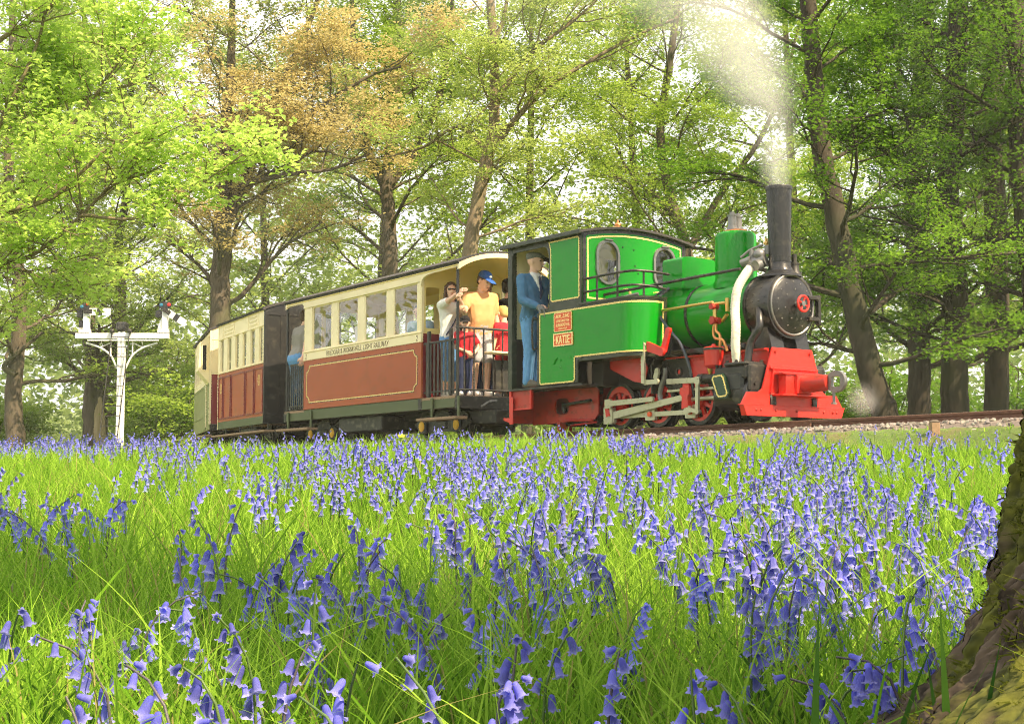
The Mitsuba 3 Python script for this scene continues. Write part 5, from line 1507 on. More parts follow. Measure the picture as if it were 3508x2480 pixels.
mat('stem_green', (0.085, 0.15, 0.035), 0.5)
mat('stem_purple', (0.10, 0.09, 0.10), 0.5)
hero = [(np.float64(0.109), np.float64(0.969), 0.31), (np.float64(0.116), np.float64(1.106), 0.24), (np.float64(0.627), np.float64(3.002), 0.36), (np.float64(0.336), np.float64(1.776), 0.33), (np.float64(0.334), np.float64(1.872), 0.3), (np.float64(0.585), np.float64(1.776), 0.33), (np.float64(0.545), np.float64(1.698), 0.26), (np.float64(-0.071), np.float64(1.082), 0.28), (np.float64(-0.037), np.float64(1.148), 0.26), (np.float64(-0.104), np.float64(1.097), 0.25), (np.float64(-0.166), np.float64(1.13), 0.26), (np.float64(-0.303), np.float64(2.244), 0.31), (np.float64(-0.144), np.float64(1.119), 0.3), (np.float64(-0.131), np.float64(1.221), 0.29), (np.float64(-0.292), np.float64(1.302), 0.28), (np.float64(-0.258), np.float64(1.289), 0.28), (np.float64(-0.358), np.float64(1.13), 0.28), (np.float64(-0.362), np.float64(1.13), 0.25), (np.float64(-0.441), np.float64(1.526), 0.27), (np.float64(0.067), np.float64(1.575), 0.28), (np.float64(0.038), np.float64(1.543), 0.27), (np.float64(-0.076), np.float64(1.221), 0.29), (np.float64(-0.066), np.float64(1.386), 0.28), (np.float64(-0.003), np.float64(1.167), 0.26), (np.float64(-0.237), np.float64(1.223), 0.23), (np.float64(-0.567), np.float64(1.701), 0.28), (np.float64(-0.546), np.float64(1.766), 0.27), (np.float64(-0.448), np.float64(1.891), 0.27), (np.float64(-0.298), np.float64(2.026), 0.28), (np.float64(0.313), np.float64(2.343), 0.31), (np.float64(0.346), np.float64(2.24), 0.28), (np.float64(0.331), np.float64(1.409), 0.3), (np.float64(0.362), np.float64(1.484), 0.26), (np.float64(0.253), np.float64(1.256), 0.27), (np.float64(0.237), np.float64(2.239), 0.26), (np.float64(0.624), np.float64(2.545), 0.3), (np.float64(0.636), np.float64(2.335), 0.3), (np.float64(0.126), np.float64(1.484), 0.26), (np.float64(-0.288), np.float64(1.256), 0.22), (np.float64(0.131), np.float64(1.839), 0.27)]
nb_all = 5000
bx, by = scatter(nb_all, 1.15, 15.2, .43, .2, .80)
dens = meshkit.fbm(np.stack([bx * 1.5, by * .9, 0 * bx], 1), 3, 9)
gap = sm_(-.16, -.26, bx / by) * sm_(3.2, 4.2, by) * (1 - sm_(8.5, 10, by)) * .45         # open grass at the left, further out
edge = sm_(8.2, 11.6, by) * .985 * sm_(-.30, -.17, bx / by)
pk_ = np.clip((dens - .43) * 5.0 + .08, 0.05, 1) * (1 - gap) * (1 - edge) * np.where(by < 2.2, .6, 1) * np.where(by > 13.5, .55, 1)
keep = (rg.random(nb_all) < pk_) & (track_off(bx, by) > 1.75)
bx, by = bx[keep], by[keep]
plants = [(x, y, h) for x, y, h in hero] + [(a, b, float(rg.uniform(.20, .31))) for a, b in zip(bx, by)]
size = np.array([h / max(y, .8) * (abs(x) < .37 * y + .12) for x, y, h in plants])
order = np.argsort(-size)
far_b, far_s = [], []
GROUP = 'bluebells scattered through the grass'
for rank, i in enumerate(order):
    x, y, h = plants[i]
    near, mid = rank < 60, rank < 296
    nb = int(rg.integers(6, 11)) if mid else int(rg.integers(5, 8))
    stem, bells = bluebell(x, y, h, 1000 + int(i), 2 if near else (1 if (mid or y < 6) else 0), nb)
    if not mid:
        far_b += bells
        far_s.append((stem[0], stem[1], np.tile([[.10, .15, .04]], (len(stem[0]), 1))))
        continue
    k = thing('bluebell', 'bluebell plant with nodding violet blue bells among the meadow grass', 'flower', GROUP)
    put(k, 'stem', stem, 'stem_green' if rank % 3 else 'stem_purple', smooth=True)
    if near:
        for b in bells:
            put(k, 'bell', (b[0], b[1]), 'petal', smooth=True, color=b[2])
        lv, lf, lc = blades(3, 7000 + int(i), np.full(3, x) + rg.normal(0, .008, 3), np.full(3, y) + rg.normal(0, .008, 3), np.full(3, h * .75), np.full(3, .011), 6, .3, .8, cols=((.05, .13, .02), (.10, .2, .03)))
        put(k, 'leaf_tuft', (lv, lf), 'leaf', smooth=True, color=lc, kind='stuff')
    else:
        v, f, c = join(bells)
        put(k, 'flower_head', (v, f), 'petal', smooth=False, color=c, kind='stuff')
v, f, c = join(far_b + far_s)
scene['bluebell_carpet'] = mikit.ply((v, f), 'petal', smooth=False, color=c)
labels['bluebell_carpet'] = {'label': 'carpet of countless smaller bluebells across the rising meadow', 'category': 'flowers', 'kind': 'stuff'}
# one dandelion
dn = thing('dandelion', 'single yellow dandelion flower among the bluebells below the coach', 'flower')
dx, dy = -.95, 12.6
dz = float(ground_z(dx, dy))
put(dn, 'stem', tube_vf([[dx, dy, dz], [dx, dy, dz + .17]], [.004, .004], 5), 'stem_green')
mat('dandelion_yellow', (0.85, 0.55, 0.02), 0.8)
put(dn, 'flower_head', G().lathe((dx, dy, dz + .165), (.1, -.5, 1), [(0, .006), (.004, .030), (.010, .028), (.016, .012), (.016, 0)], 14), 'dandelion_yellow')
# broad leaves beside the mossy trunk
CL = thing('leaf_clump', 'clump of broad dark strap leaves beside the mossy tree root', 'plant')
r = np.random.default_rng(77)
for k in range(26):
    x, y = .268 + r.uniform(-.075, .06), 1.0 + r.uniform(-.05, .12)
    v, f, c = blades(1, 500 + k, np.array([x]), np.array([y]), np.array([r.uniform(.20, .36)]), np.array([r.uniform(.011, .017)]), 8, .10, .55, cols=((.03, .085, .016), (.06, .14, .02)))
    put(CL, 'leaf', (v, f), 'leaf', smooth=True, color=c)

# ---------------------------------------------------------------- trees
def bark_fn(c0, c1, moss, amt):
    def fn(p, n, uv):
        a = fbm(p.x * 9, p.y * 9, p.z * 2.2, 4)
        b = smoothstep(0.45, 0.75, fbm(p.x * 1.7, p.y * 1.7, p.z * 0.9, 3)) * amt
        return mix(mix(c0, c1, a), moss, b)
    return mikit.proc(fn)


mat('bark_grey', bark_fn((0.045, 0.036, 0.024), (0.15, 0.12, 0.085), (0.07, 0.085, 0.03), 0.6), 0.9)
mat('bark_pale', bark_fn((0.10, 0.075, 0.045), (0.30, 0.235, 0.155), (0.14, 0.14, 0.06), 0.5), 0.9)
mat('bark_dark', bark_fn((0.022, 0.018, 0.012), (0.075, 0.06, 0.042), (0.04, 0.05, 0.02), 0.6), 0.9)
mat('bare_wood', bark_fn((0.30, 0.22, 0.12), (0.52, 0.42, 0.26), (0.3, 0.25, 0.12), 0.3), 0.9)


class Crown:
    def __init__(s, seed, flat=.55):
        s.r = np.random.default_rng(seed)
        s.wood, s.tw, s.flat, s.cone = [], [], flat, []

    def stem(s, pts, r0, r1, sides=10, k=5):
        p = path(pts, k)
        p[1:] += s.r.normal(0, .012, (len(p) - 1, 3)) * r0 * 4
        rad = r0 + (r1 - r0) * np.linspace(0, 1, len(p)) ** .8
        s.wood.append(tube_vf(p, rad, sides, caps=True))
        return p, rad

    def limb(s, p0, d, ln, r0, lev, last=3, up=.12):
        r = s.r
        if lev == last:
            d = np.array(d, float)
            d = d / math.sqrt(d @ d) * ln
            s.cone.append((p0, d, r0))
            s.tw.append((np.array(p0) + d * .15, np.array(p0) + d, 1.0))
            return
        n = (6, 5, 4)[min(lev, 2)]
        p, pts = np.array(p0, float), [np.array(p0, float)]
        d = np.array(d, float) / np.linalg.norm(d)
        for k in range(n):
            d = d + r.normal(0, .17, 3) * np.array([1, 1, .7]) + np.array([0, 0, up if k < n / 2 else -up * .35])
            d /= np.linalg.norm(d)
            p = p + d * ln / n
            pts.append(p)
        pts = np.array(pts)
        rad = np.linspace(r0, r0 * (.35 if lev < last else .3), n + 1)
        s.wood.append(tube_vf(pts, rad, 6 if lev == 0 else (4 if lev == 1 else 3), caps=False))
        if lev == last - 1:
            for k in range(1, n):
                s.tw.append((pts[k], pts[k + 1], .5))
        if lev < last:
            m = (7, 6, 5)[min(lev, 2)]
            for k in range(m):
                t = .22 + .78 * (k + r.uniform(.1, .9)) / m
                i = min(int(t * n), n - 1)
                q = pts[i] + (pts[i + 1] - pts[i]) * (t * n - i)
                dd = pts[i + 1] - pts[i]
                dd /= np.linalg.norm(dd)
                q2 = math.hypot(dd[0], dd[1]) + 1e-9
                sd = np.array([dd[1] / q2, -dd[0] / q2, 0])
                a = r.choice([-1, 1]) * r.uniform(.5, 1.05)
                e = dd * math.cos(a) + sd * math.sin(a) + np.array([0, 0, r.normal(0.02, .5 * (1 - s.flat) + .12)])
                s.limb(q, e, ln * r.uniform(.40, .62) * (1 - .35 * t), r0 * .48 * (1 - .4 * t), lev + 1, last, up * .6)

    def twigs(s):
        p, d, w = np.array([c[0] for c in s.cone]), np.array([c[1] for c in s.cone]), np.array([c[2] for c in s.cone])[:, None]
        a = np.cross(d, [.3, .2, .9])
        a /= np.linalg.norm(a, axis=1, keepdims=True)
        b = np.cross(d, a)
        b /= np.linalg.norm(b, axis=1, keepdims=True)
        sag = p + d + s.r.normal(0, .06, d.shape) * np.linalg.norm(d, axis=1, keepdims=True)
        v = np.stack([p + a * w, p - a * w * .5 + b * w * .87, p - a * w * .5 - b * w * .87, sag], 1).reshape(-1, 3)
        f = (np.array([[0, 1, 3], [1, 2, 3], [2, 0, 3]])[None] + (np.arange(len(p)) * 4)[:, None, None]).reshape(-1, 3)
        return v, f

    def dress(s, p, rad, z0, z1, n, ln, taper=.35, rise=.25, side=None, last=3):
        """Limbs along a stem between the heights z0 and z1."""
        r = s.r
        for k in range(n):
            z = z0 + (z1 - z0) * (k + r.uniform(0, .9)) / n
            i = int(np.clip(np.searchsorted(p[:, 2], z), 1, len(p) - 1))
            t = (z - p[i - 1, 2]) / max(p[i, 2] - p[i - 1, 2], 1e-6)
            q = p[i - 1] + (p[i] - p[i - 1]) * np.clip(t, 0, 1)
            a = k * 2.4 + r.uniform(-.6, .6) if side is None else r.normal(side, .9)
            l_ = ln * (1 - taper * (z - z0) / (z1 - z0 + 1e-6)) * r.uniform(.7, 1.2)
            s.limb(q, [math.cos(a), math.sin(a), rise + r.uniform(-.1, .35) + .5 * (z - z0) / (z1 - z0 + 1e-6)], l_, rad[i] * .30 * min(1, l_ / 3.0), 0, last)

    def leaves(s, n, size, cols, spread=.16, fold=.25, region=None):
        r = s.r
        A, B, Wt = np.array([t[0] for t in s.tw]), np.array([t[1] for t in s.tw]), np.array([t[2] for t in s.tw])
        ln = np.linalg.norm(B - A, axis=1) * Wt
        clump = .35 + 1.3 * meshkit.noise(A * .9, 4)
        if region is not None:
            clump = clump * region(A)
        pr = ln * clump
        i = r.choice(len(A), n, p=pr / pr.sum())
        c = A[i] + (B[i] - A[i]) * r.random((n, 1)) + r.normal(0, 1, (n, 3)) * np.array([spread, spread, spread * .28])
        nrm = r.normal(0, .36, (n, 3)) + np.array([0, 0, 1.0])
        nrm /= np.linalg.norm(nrm, axis=1, keepdims=True)
        d = np.cross(nrm, r.normal(0, 1, (n, 3)))
        d /= np.linalg.norm(d, axis=1, keepdims=True)
        e = np.cross(nrm, d)
        z = (size * r.uniform(.6, 1.25, n))[:, None]
        v = np.stack([c - d * z * .5, c + e * z * .33 + nrm * z * fold * .35, c + d * z * .55 - nrm * z * .1, c - e * z * .33 + nrm * z * fold * .35], 1)
        tone = meshkit.noise(c * .55, 12)[:, None] * .6 + r.random((n, 1)) * .4
        cc = np.array(cols[0]) + (np.array(cols[1]) - np.array(cols[0])) * tone
        if len(cols) > 2:
            m = (meshkit.noise(c * .28, 31) > .46)[:, None] & (r.random((n, 1)) < .8)
            cc = np.where(m, np.array(cols[2]) * (.7 + .6 * tone), cc)
        f = (np.array([[0, 1, 2], [0, 2, 3]])[None] + (np.arange(n) * 4)[:, None, None]).reshape(-1, 3)
        return v.reshape(-1, 3), f, np.repeat(cc, 4, axis=0)


def finish(name, label, crown, trunk_mesh, bark, leaf, group=None, cat='tree'):
    k = thing(name, label, cat, group)
    n0 = trunk_mesh
    tr, br = G(), G()
    for m in crown.wood[:n0]:
        tr.add(m)
    put(k, 'trunk', tr, bark, smooth=True)
    if len(crown.wood) > n0:
        for m in crown.wood[n0:]:
            br.add(m)
        br.add(crown.twigs())
        put(k, 'branches', br, bark, smooth=True, kind='stuff')
    put(k, 'crown', (leaf[0], leaf[1]), 'leaf', smooth=False, color=leaf[2], kind='stuff')
    return k


GREEN = ((.20, .33, .035), (.48, .62, .11))
PALE = ((.28, .40, .07), (.58, .68, .20))
GOLD = ((.50, .42, .15), (.74, .65, .32), (.40, .50, .14))
DEEP = ((.08, .20, .016), (.28, .48, .045))
LIME = ((.34, .55, .05), (.74, .88, .28))

c = Crown(1)
pa, ra_ = c.stem([(-7.99, 40.0, 4.0), (-7.98, 40.0, 4.73), (-7.98, 40.0, 5.96), (-7.95, 40.0, 7.45)], .30, .25)
pb, rb = c.stem([(-7.95, 40.0, 7.32), (-7.87, 40.0, 8.69), (-7.83, 40.0, 10.32), (-7.8, 40.0, 11.96), (-7.79, 40.0, 13.49), (-7.78, 40.0, 15.27)], .22, .06)
pc, rc = c.stem([(-7.92, 40.0, 7.2), (-7.47, 40.0, 8.07), (-7.09, 40.0, 9.19), (-6.62, 40.0, 10.45), (-6.1, 40.0, 11.71), (-5.49, 40.0, 13.23), (-5.02, 40.0, 14.63)], .20, .05)
c.limb(*((-7.5, 40.0, 8.2), (1.25, 0.0, 0.43)), 4.2, .09, 0)
pd, rd = c.stem([(-7.15, 39.5, 8.71), (-6.19, 39.5, 9.57), (-4.98, 39.5, 10.5), (-3.88, 39.5, 11.19), (-3.03, 39.5, 11.44)], .10, .03, 7)
pe, re_ = c.stem([(-7.23, 39.0, 8.05), (-6.09, 39.0, 8.33), (-4.89, 39.0, 8.48), (-3.82, 39.0, 8.9)], .09, .03, 7)
for q_, r_ in ((pd, rd), (pe, re_)):
    for k in range(9):
        i = 3 + int(k * (len(q_) - 4) / 9)
        c.limb(q_[i], [c.r.normal(.3, .6), c.r.normal(0, .6), c.r.uniform(-.2, .6)], 2.3, r_[i] * .5, 0)
c.dress(pa, ra_, 4.6, 7.6, 7, 3.6)
c.dress(pb, rb, 7.2, 16.5, 17, 3.4)
c.dress(pc, rc, 7.2, 16.0, 17, 3.6)
finish('oak_tree', 'golden leaved tree with a forked dark trunk behind the closed coach', c, 3, 'bark_grey', c.leaves(58000, 0.110, GOLD, .17, region=lambda A: .35 + (A[:, 0] > -9.2) * 1.0))

c = Crown(2)
pa, ra_ = c.stem([(-1.02, 31.0, 3.29), (-0.93, 31.0, 4.62), (-0.82, 31.0, 5.48), (-0.63, 31.0, 6.54), (-0.42, 31.0, 7.42), (-0.36, 31.0, 8.49), (-0.43, 31.0, 9.66), (-0.48, 31.0, 11.04)], .20, .09)
pb, rb = c.stem([(-0.4, 31.0, 7.22), (0.31, 31.0, 8.1), (1.07, 31.0, 8.73), (2.42, 31.0, 9.52), (3.58, 31.0, 10.06)], .08, .025, 7)
pc, rc = c.stem([(-0.36, 31.0, 8.24), (0.4, 31.0, 9.27), (1.17, 31.0, 9.86), (1.85, 31.0, 10.45)], .075, .02, 7)
pd, rd = c.stem([(-0.46, 31.0, 7.03), (-1.13, 31.0, 7.66), (-1.89, 31.0, 7.22), (-2.56, 31.0, 7.03)], .06, .02, 7)
pe, re_ = c.stem([(-0.42, 31.0, 9.47), (-0.17, 31.0, 10.06), (-0.06, 31.0, 11.04)], .07, .03, 7)
for q_, r_ in ((pb, rb), (pc, rc), (pd, rd)):
    for k in range(7):
        i = 4 + int(k * (len(q_) - 6) / 7)
        c.limb(q_[i], [c.r.normal(.3, .6), c.r.normal(0, .7), c.r.uniform(-.1, .7)], 1.6, r_[i] * .5, 1)
c.dress(pa, ra_, 5.0, 11.6, 16, 2.2)
finish('ash_tree', 'tall pale trunked tree rising just behind the open coach roof', c, 5, 'bark_pale', c.leaves(19344, 0.088, PALE, .16))

c = Crown(3)
pa, ra_ = c.stem([(-4.2, 50.0, 4.99), (-4.19, 50.0, 6.84), (-4.23, 50.0, 9.0), (-4.3, 50.0, 10.56), (-4.13, 50.0, 12.28), (-3.99, 50.0, 14.48), (-3.98, 50.0, 16.86), (-3.94, 50.0, 18.77)], .34, .10)
pb, rb = c.stem([(-4.3, 50.0, 10.24), (-3.28, 50.0, 11.73), (-2.52, 50.0, 13.45), (-2.14, 50.0, 15.9), (-1.99, 50.0, 18.13)], .20, .06)
pc, rc = c.stem([(-4.27, 50.0, 10.09), (-5.05, 50.0, 11.65), (-5.38, 50.0, 13.69), (-5.55, 50.0, 16.22), (-5.65, 50.0, 18.45)], .20, .06)
c.dress(pa, ra_, 6.5, 19, 16, 4.2)
c.dress(pb, rb, 10, 19, 12, 3.6)
c.dress(pc, rc, 10, 19, 12, 3.6)
finish('beech_tree', 'hazy multi stemmed tree in the middle distance above the coach roofs', c, 3, 'bark_grey', c.leaves(40300, 0.132, GREEN, .2))

c = Crown(4, .7)
pa, ra_ = c.stem([(-13.01, 46.0, 0.61), (-13.04, 46.0, 1.79), (-13.04, 46.0, 2.77), (-12.87, 46.0, 3.82)], .40, .36)
pb, rb = c.stem([(-12.95, 46.0, 3.61), (-13.34, 46.0, 4.74), (-13.58, 46.0, 6.29), (-13.5, 46.0, 7.57), (-13.75, 46.0, 9.42), (-13.74, 46.0, 11.87), (-13.73, 46.0, 14.34)], .25, .06)
pc, rc = c.stem([(-12.84, 46.0, 3.61), (-12.42, 46.0, 4.74), (-12.32, 46.0, 6.15), (-12.45, 46.0, 7.43), (-12.23, 46.0, 9.14), (-12.17, 46.0, 11.44), (-12.09, 46.0, 14.05)], .25, .06)
c.dress(pa, ra_, 2.0, 3.6, 7, 4.0, rise=.05)
c.dress(pb, rb, 4.2, 14, 18, 3.8, rise=.1)
c.dress(pc, rc, 4.2, 14, 18, 3.8, rise=.1)
k4 = finish('beech_tree', 'forked tree with a bare pale patch on its trunk behind the signal', c, 3, 'bark_grey', c.leaves(41912, 0.123, PALE, .17))
pp = [(-12.81, 45.72, 0.68), (-12.81, 45.72, 1.44), (-12.84, 45.72, 2.2), (-12.83, 45.72, 2.75)]
put(k4, 'bare_patch', tube_vf(pp, [.17, .19, .17, .05], 10), 'bare_wood', smooth=True)

c = Crown(5, .7)
pa, ra_ = c.stem([(-13.79, 41.0, 0.54), (-13.85, 41.0, 1.6), (-13.92, 41.0, 2.47), (-13.83, 41.0, 3.72), (-13.83, 41.0, 5.48), (-14.05, 41.0, 7.13), (-14.24, 41.0, 9.3), (-14.25, 41.0, 11.87), (-14.24, 41.0, 13.82)], .30, .10)
pb, rb = c.stem([(-13.76, 40.7, 3.07), (-14.09, 40.7, 3.32), (-13.48, 40.7, 3.88), (-13.06, 40.7, 4.25)], .10, .04, 7)
c.dress(pa, ra_, 2.6, 12.5, 22, 4.2, rise=.05)
finish('beech_tree', 'thick trunked tree at the far left edge of the wood', c, 2, 'bark_grey', c.leaves(32240, 0.114, GREEN, .17))

c = Crown(6, .75)
pa, ra_ = c.stem([(6.41, 25.0, 0.67), (6.35, 25.0, 1.2), (6.11, 25.0, 1.96), (5.78, 25.0, 3.42), (5.55, 25.0, 4.66), (5.34, 25.0, 5.82), (5.24, 25.0, 6.84), (5.16, 25.0, 8.43), (5.12, 25.0, 9.39)], .25, .13)
c.dress(pa, ra_, 1.8, 9.6, 24, 3.0, rise=.0)
finish('beech_tree', 'dark leaning tree beside the chimney and smoke', c, 1, 'bark_dark', c.leaves(41912, 0.075, DEEP, .14))

c = Crown(7, .75)
pa, ra_ = c.stem([(8.56, 31.0, 1.02), (8.58, 31.0, 1.54), (8.62, 31.0, 2.72), (8.65, 31.0, 4.62), (8.6, 31.0, 6.54), (8.78, 31.0, 8.49), (8.93, 31.0, 10.45), (9.0, 31.0, 11.64)], .26, .18)
c.dress(pa, ra_, 2.2, 11.5, 22, 3.4, rise=.0)
finish('beech_tree', 'straight grey trunk between the leaning tree and the stout one at right', c, 1, 'bark_dark', c.leaves(35625, 0.084, DEEP, .15))

c = Crown(8, .75)
pa, ra_ = c.stem([(8.13, 27.0, 0.81), (8.13, 27.0, 1.38), (8.15, 27.0, 2.37), (8.22, 27.0, 3.61), (8.07, 27.0, 5.03), (8.27, 27.0, 6.97), (8.4, 27.0, 9.1), (8.48, 27.0, 10.31)], .28, .17)
c.dress(pa, ra_, 2.0, 10.8, 24, 3.2, rise=-.02)
finish('beech_tree', 'stout dark trunk at right, nearest the rails', c, 1, 'bark_dark', c.leaves(46103, 0.075, DEEP, .14))

c = Crown(9, .75)
pa, ra_ = c.stem([(9.54, 29.0, 0.78), (9.56, 29.0, 1.48), (9.65, 29.0, 4.32), (9.64, 29.0, 7.03), (9.86, 29.0, 9.78), (9.96, 29.0, 10.89)], .26, .18)
pb, rb = c.stem([(9.3, 26.0, 0.7), (9.34, 26.0, 3.08), (9.13, 26.0, 5.49), (9.12, 26.0, 7.94), (9.13, 26.0, 9.6)], .25, .16)
c.dress(pa, ra_, 2.6, 11.4, 20, 3.2, rise=.0)
c.dress(pb, rb, 2.6, 10.2, 18, 3.0, rise=.0, side=3.0)
finish('beech_tree', 'twin stemmed tree at the right edge of the picture', c, 2, 'bark_dark', c.leaves(44007, 0.075, DEEP, .14))

c = Crown(11, .75)
pa, ra_ = c.stem([(5.7, 44.0, 2.52), (5.53, 44.0, 5.2), (5.28, 44.0, 7.1), (4.76, 44.0, 8.88), (4.5, 44.0, 10.66), (4.79, 44.0, 12.74), (5.08, 44.0, 14.83), (5.24, 44.0, 16.52)], .22, .08)
pb, rb = c.stem([(5.16, 43.0, 7.21), (4.38, 43.0, 8.41), (3.6, 43.0, 9.08), (3.07, 43.0, 10.02)], .10, .03, 7)
pc, rc = c.stem([(5.35, 44.0, 7.1), (6.38, 44.0, 8.88), (7.48, 44.0, 10.39), (8.33, 44.0, 12.32), (8.76, 44.0, 13.99)], .12, .04, 7)
c.dress(pa, ra_, 5.0, 15.5, 24, 4.6, rise=.05)
c.dress(pb, rb, 9, 13, 6, 3.2, rise=.05)
c.dress(pc, rc, 7, 15.5, 12, 3.4, rise=.05)
finish('beech_tree', 'spreading fresh green tree above and behind the engine cab', c, 3, 'bark_grey', c.leaves(54600, 0.101, GREEN, .17))

# the bright young maple close by on the left
c = Crown(10, .45)
pa, ra_ = c.stem([(-4.77, 12.0, -0.22), (-4.78, 12.0, 0.69), (-4.75, 12.0, 1.42), (-4.71, 12.0, 2.23), (-4.7, 12.0, 3.1), (-4.69, 12.0, 4.05), (-4.69, 12.0, 4.62)], .10, .04)
for q in ([(-4.63, 11.7, 1.31), (-4.32, 11.7, 1.6), (-4.07, 11.7, 1.77), (-3.81, 11.7, 1.87), (-3.46, 11.7, 2.17), (-3.23, 11.7, 2.4), (-2.94, 11.7, 2.52)], [(-4.81, 12.2, 1.82), (-4.44, 12.2, 2.12), (-4.15, 12.2, 2.5), (-3.79, 12.2, 2.92), (-3.46, 12.2, 3.38), (-3.21, 12.2, 3.76)], [(-4.71, 12.0, 2.23), (-4.35, 12.0, 2.8), (-4.11, 12.0, 3.29), (-3.94, 12.0, 3.74), (-3.84, 12.0, 4.28)],
          [(-4.88, 12.5, 2.91), (-4.43, 12.5, 3.11), (-4.01, 12.5, 3.27), (-3.55, 12.5, 3.38), (-3.16, 12.5, 3.5)], [(-4.69, 12.0, 3.36), (-4.27, 12.0, 3.7), (-3.87, 12.0, 3.97), (-3.5, 12.0, 4.28)], [(-4.8, 12.3, 3.91), (-4.27, 12.3, 4.23), (-3.82, 12.3, 4.5)], [(-4.86, 12.3, 1.68), (-4.51, 12.3, 1.83), (-4.09, 12.3, 1.8), (-3.83, 12.3, 1.64)], [(-4.57, 11.6, 1.87), (-4.09, 11.6, 2.16), (-3.66, 11.6, 2.3), (-3.24, 11.6, 2.7), (-2.93, 11.6, 2.85)]):
    pb, rb = c.stem(q, .030, .008, 6)
    for i in range(4, len(pb) - 1, 2):
        dd = pb[i + 1] - pb[i]
        dd /= np.linalg.norm(dd)
        for w_ in range(2):
            e = dd * .6 + c.r.normal(0, .6, 3) + np.array([0, 0, .15])
            c.limb(pb[i], e, c.r.uniform(.45, .85), .008, 1)
pb, rb = c.stem([(-3.43, 11.6, 2.15), (-3.02, 11.6, 2.12), (-2.7, 11.6, 2.25), (-2.42, 11.6, 2.45), (-2.17, 11.6, 2.63), (-1.99, 11.6, 2.76)], .016, .004, 5)
for i in range(8, len(pb), 2):
    for w_ in range(2):
        c.limb(pb[i], [c.r.normal(.4, .6), c.r.normal(0, .6), c.r.normal(.05, .35)], .42, .006, 1)
v_, f_, c_ = c.leaves(19344, 0.058, LIME, .055, fold=.5)
finish('maple_tree', 'bright lime green young maple reaching in from the left', c, 10, 'bark_pale', (v_, f_, c_))

# trees further back
bk = np.random.default_rng(99)
LB = ['slim tree far back in the wood at the extreme left', 'slim tree far back between signal and coaches', 'slim tree far back above the closed coach', 'slim tree far back left of the pale trunk',
      'slim tree far back right of the pale trunk', 'slim tree far back behind the engine cab', 'slim tree far back behind the dome and chimney', 'slim tree far back at the right of the smoke', 'slim tree far back behind the stout dark trunk']
for i, (x, y) in enumerate(((-25.0, 62), (-16.5, 58), (-11.0, 66), (-5.5, 60), (.6, 56), (5.2, 58), (10.6, 54), (15.5, 52), (20.5, 56))):
    c = Crown(30 + i, .6)
    z = float(ground_z(x, y))
    hh = 19 + bk.uniform(-2, 2)
    lean = bk.normal(0, .5, 2)
    pa, ra_ = c.stem([(x, y, z - .2), (x + lean[0] * .3, y, z + hh * .3), (x + lean[0] * .8, y + lean[1], z + hh * .65), (x + lean[0] * 1.6, y + lean[1] * 1.5, z + hh)], .30, .07, 8)
    c.dress(pa, ra_, z + 2.5, z + hh * .95, 26, 5.0, rise=.1, last=2)
    finish('woodland_tree', LB[i], c, 1, 'bark_grey', c.leaves(19000, 0.20, PALE if i < 6 else GREEN, .42), 'slim trees far back in the wood')

# low bushes behind the line
BL = ['leafy bush at the foot of the far left trunk', 'leafy bush between the two left trunks', 'leafy bush behind the signal ladder', 'leafy bush just left of the last coach', 'leafy bush behind the closed coach', 'leafy bush showing under the coach bogies',
      'leafy bush behind the veranda', 'leafy bush behind the engine cab', 'leafy bush behind the buffer beam', 'leafy bush right of the coupling ring', 'leafy bush between the dark trunks at right', 'leafy bush at the right edge']
for i, (x, y, hh, w) in enumerate(((-16.5, 47, 2.6, 3.4), (-12.6, 50, 3.2, 3.4), (-9.6, 41, 2.6, 2.6), (-7.8, 50, 3.8, 3.2), (-4.6, 43, 2.4, 3.0), (-1.6, 40, 1.6, 2.6), (2.0, 42, 2.4, 3.0), (5.0, 40, 2.6, 3.0), (7.2, 33, 2.0, 2.2), (9.6, 37, 3.0, 2.8), (11.6, 35, 2.6, 2.6), (13.6, 34, 3.0, 2.8))):
    c = Crown(60 + i, .5)
    z = float(ground_z(x, y))
    for k in range(9):
        a = k * 2.4
        c.limb((x + .3 * math.cos(a), y + .3 * math.sin(a), z - .1), [math.cos(a) * w / hh * .5, math.sin(a) * w / hh * .5, .9], hh * c.r.uniform(.6, .95), .03, 1)
    k = thing('bush', BL[i], 'bush', 'leafy bushes behind the railway')
    g = G()
    for m in c.wood:
        g.add(m)
    g.add(c.twigs())
    put(k, 'branches', g, 'bark_grey', smooth=True, kind='stuff')
    lv = c.leaves(9000 if i < 5 else 5500, .13 if i < 5 else .10, GREEN if i < 8 else DEEP, .24)
    put(k, 'crown', (lv[0], lv[1]), 'leaf', smooth=False, color=lv[2], kind='stuff')
# the wood goes on behind
n = 125000
x = bk.uniform(-75, 75, n)
y = bk.uniform(78, 112, n)
m_ = n // 7                                                  # the same wood stands round the meadow: left, right and behind the camera
x[:m_], y[:m_] = bk.uniform(-62, -44, m_), bk.uniform(-35, 80, m_)
x[m_:2 * m_], y[m_:2 * m_] = bk.uniform(44, 62, m_), bk.uniform(-35, 80, m_)
x[2 * m_:3 * m_], y[2 * m_:3 * m_] = bk.uniform(-60, 60, m_), bk.uniform(-56, -36, m_)
z = ground_z(x, y, off=np.full(n, 99.0)) + bk.random(n) ** 1.3 * (7.5 + 5 * meshkit.noise(np.stack([x * .16, 0 * x, 0 * x], 1), 2)) * np.where(bk.random(n) < .42, 2.1, 1.0)
ctr = np.stack([x, y, z], 1)
nr = bk.normal(0, .5, (n, 3)) + np.array([0, -.3, .8])
nr /= np.linalg.norm(nr, axis=1, keepdims=True)
d = np.cross(nr, bk.normal(0, 1, (n, 3)))
d /= np.linalg.norm(d, axis=1, keepdims=True)
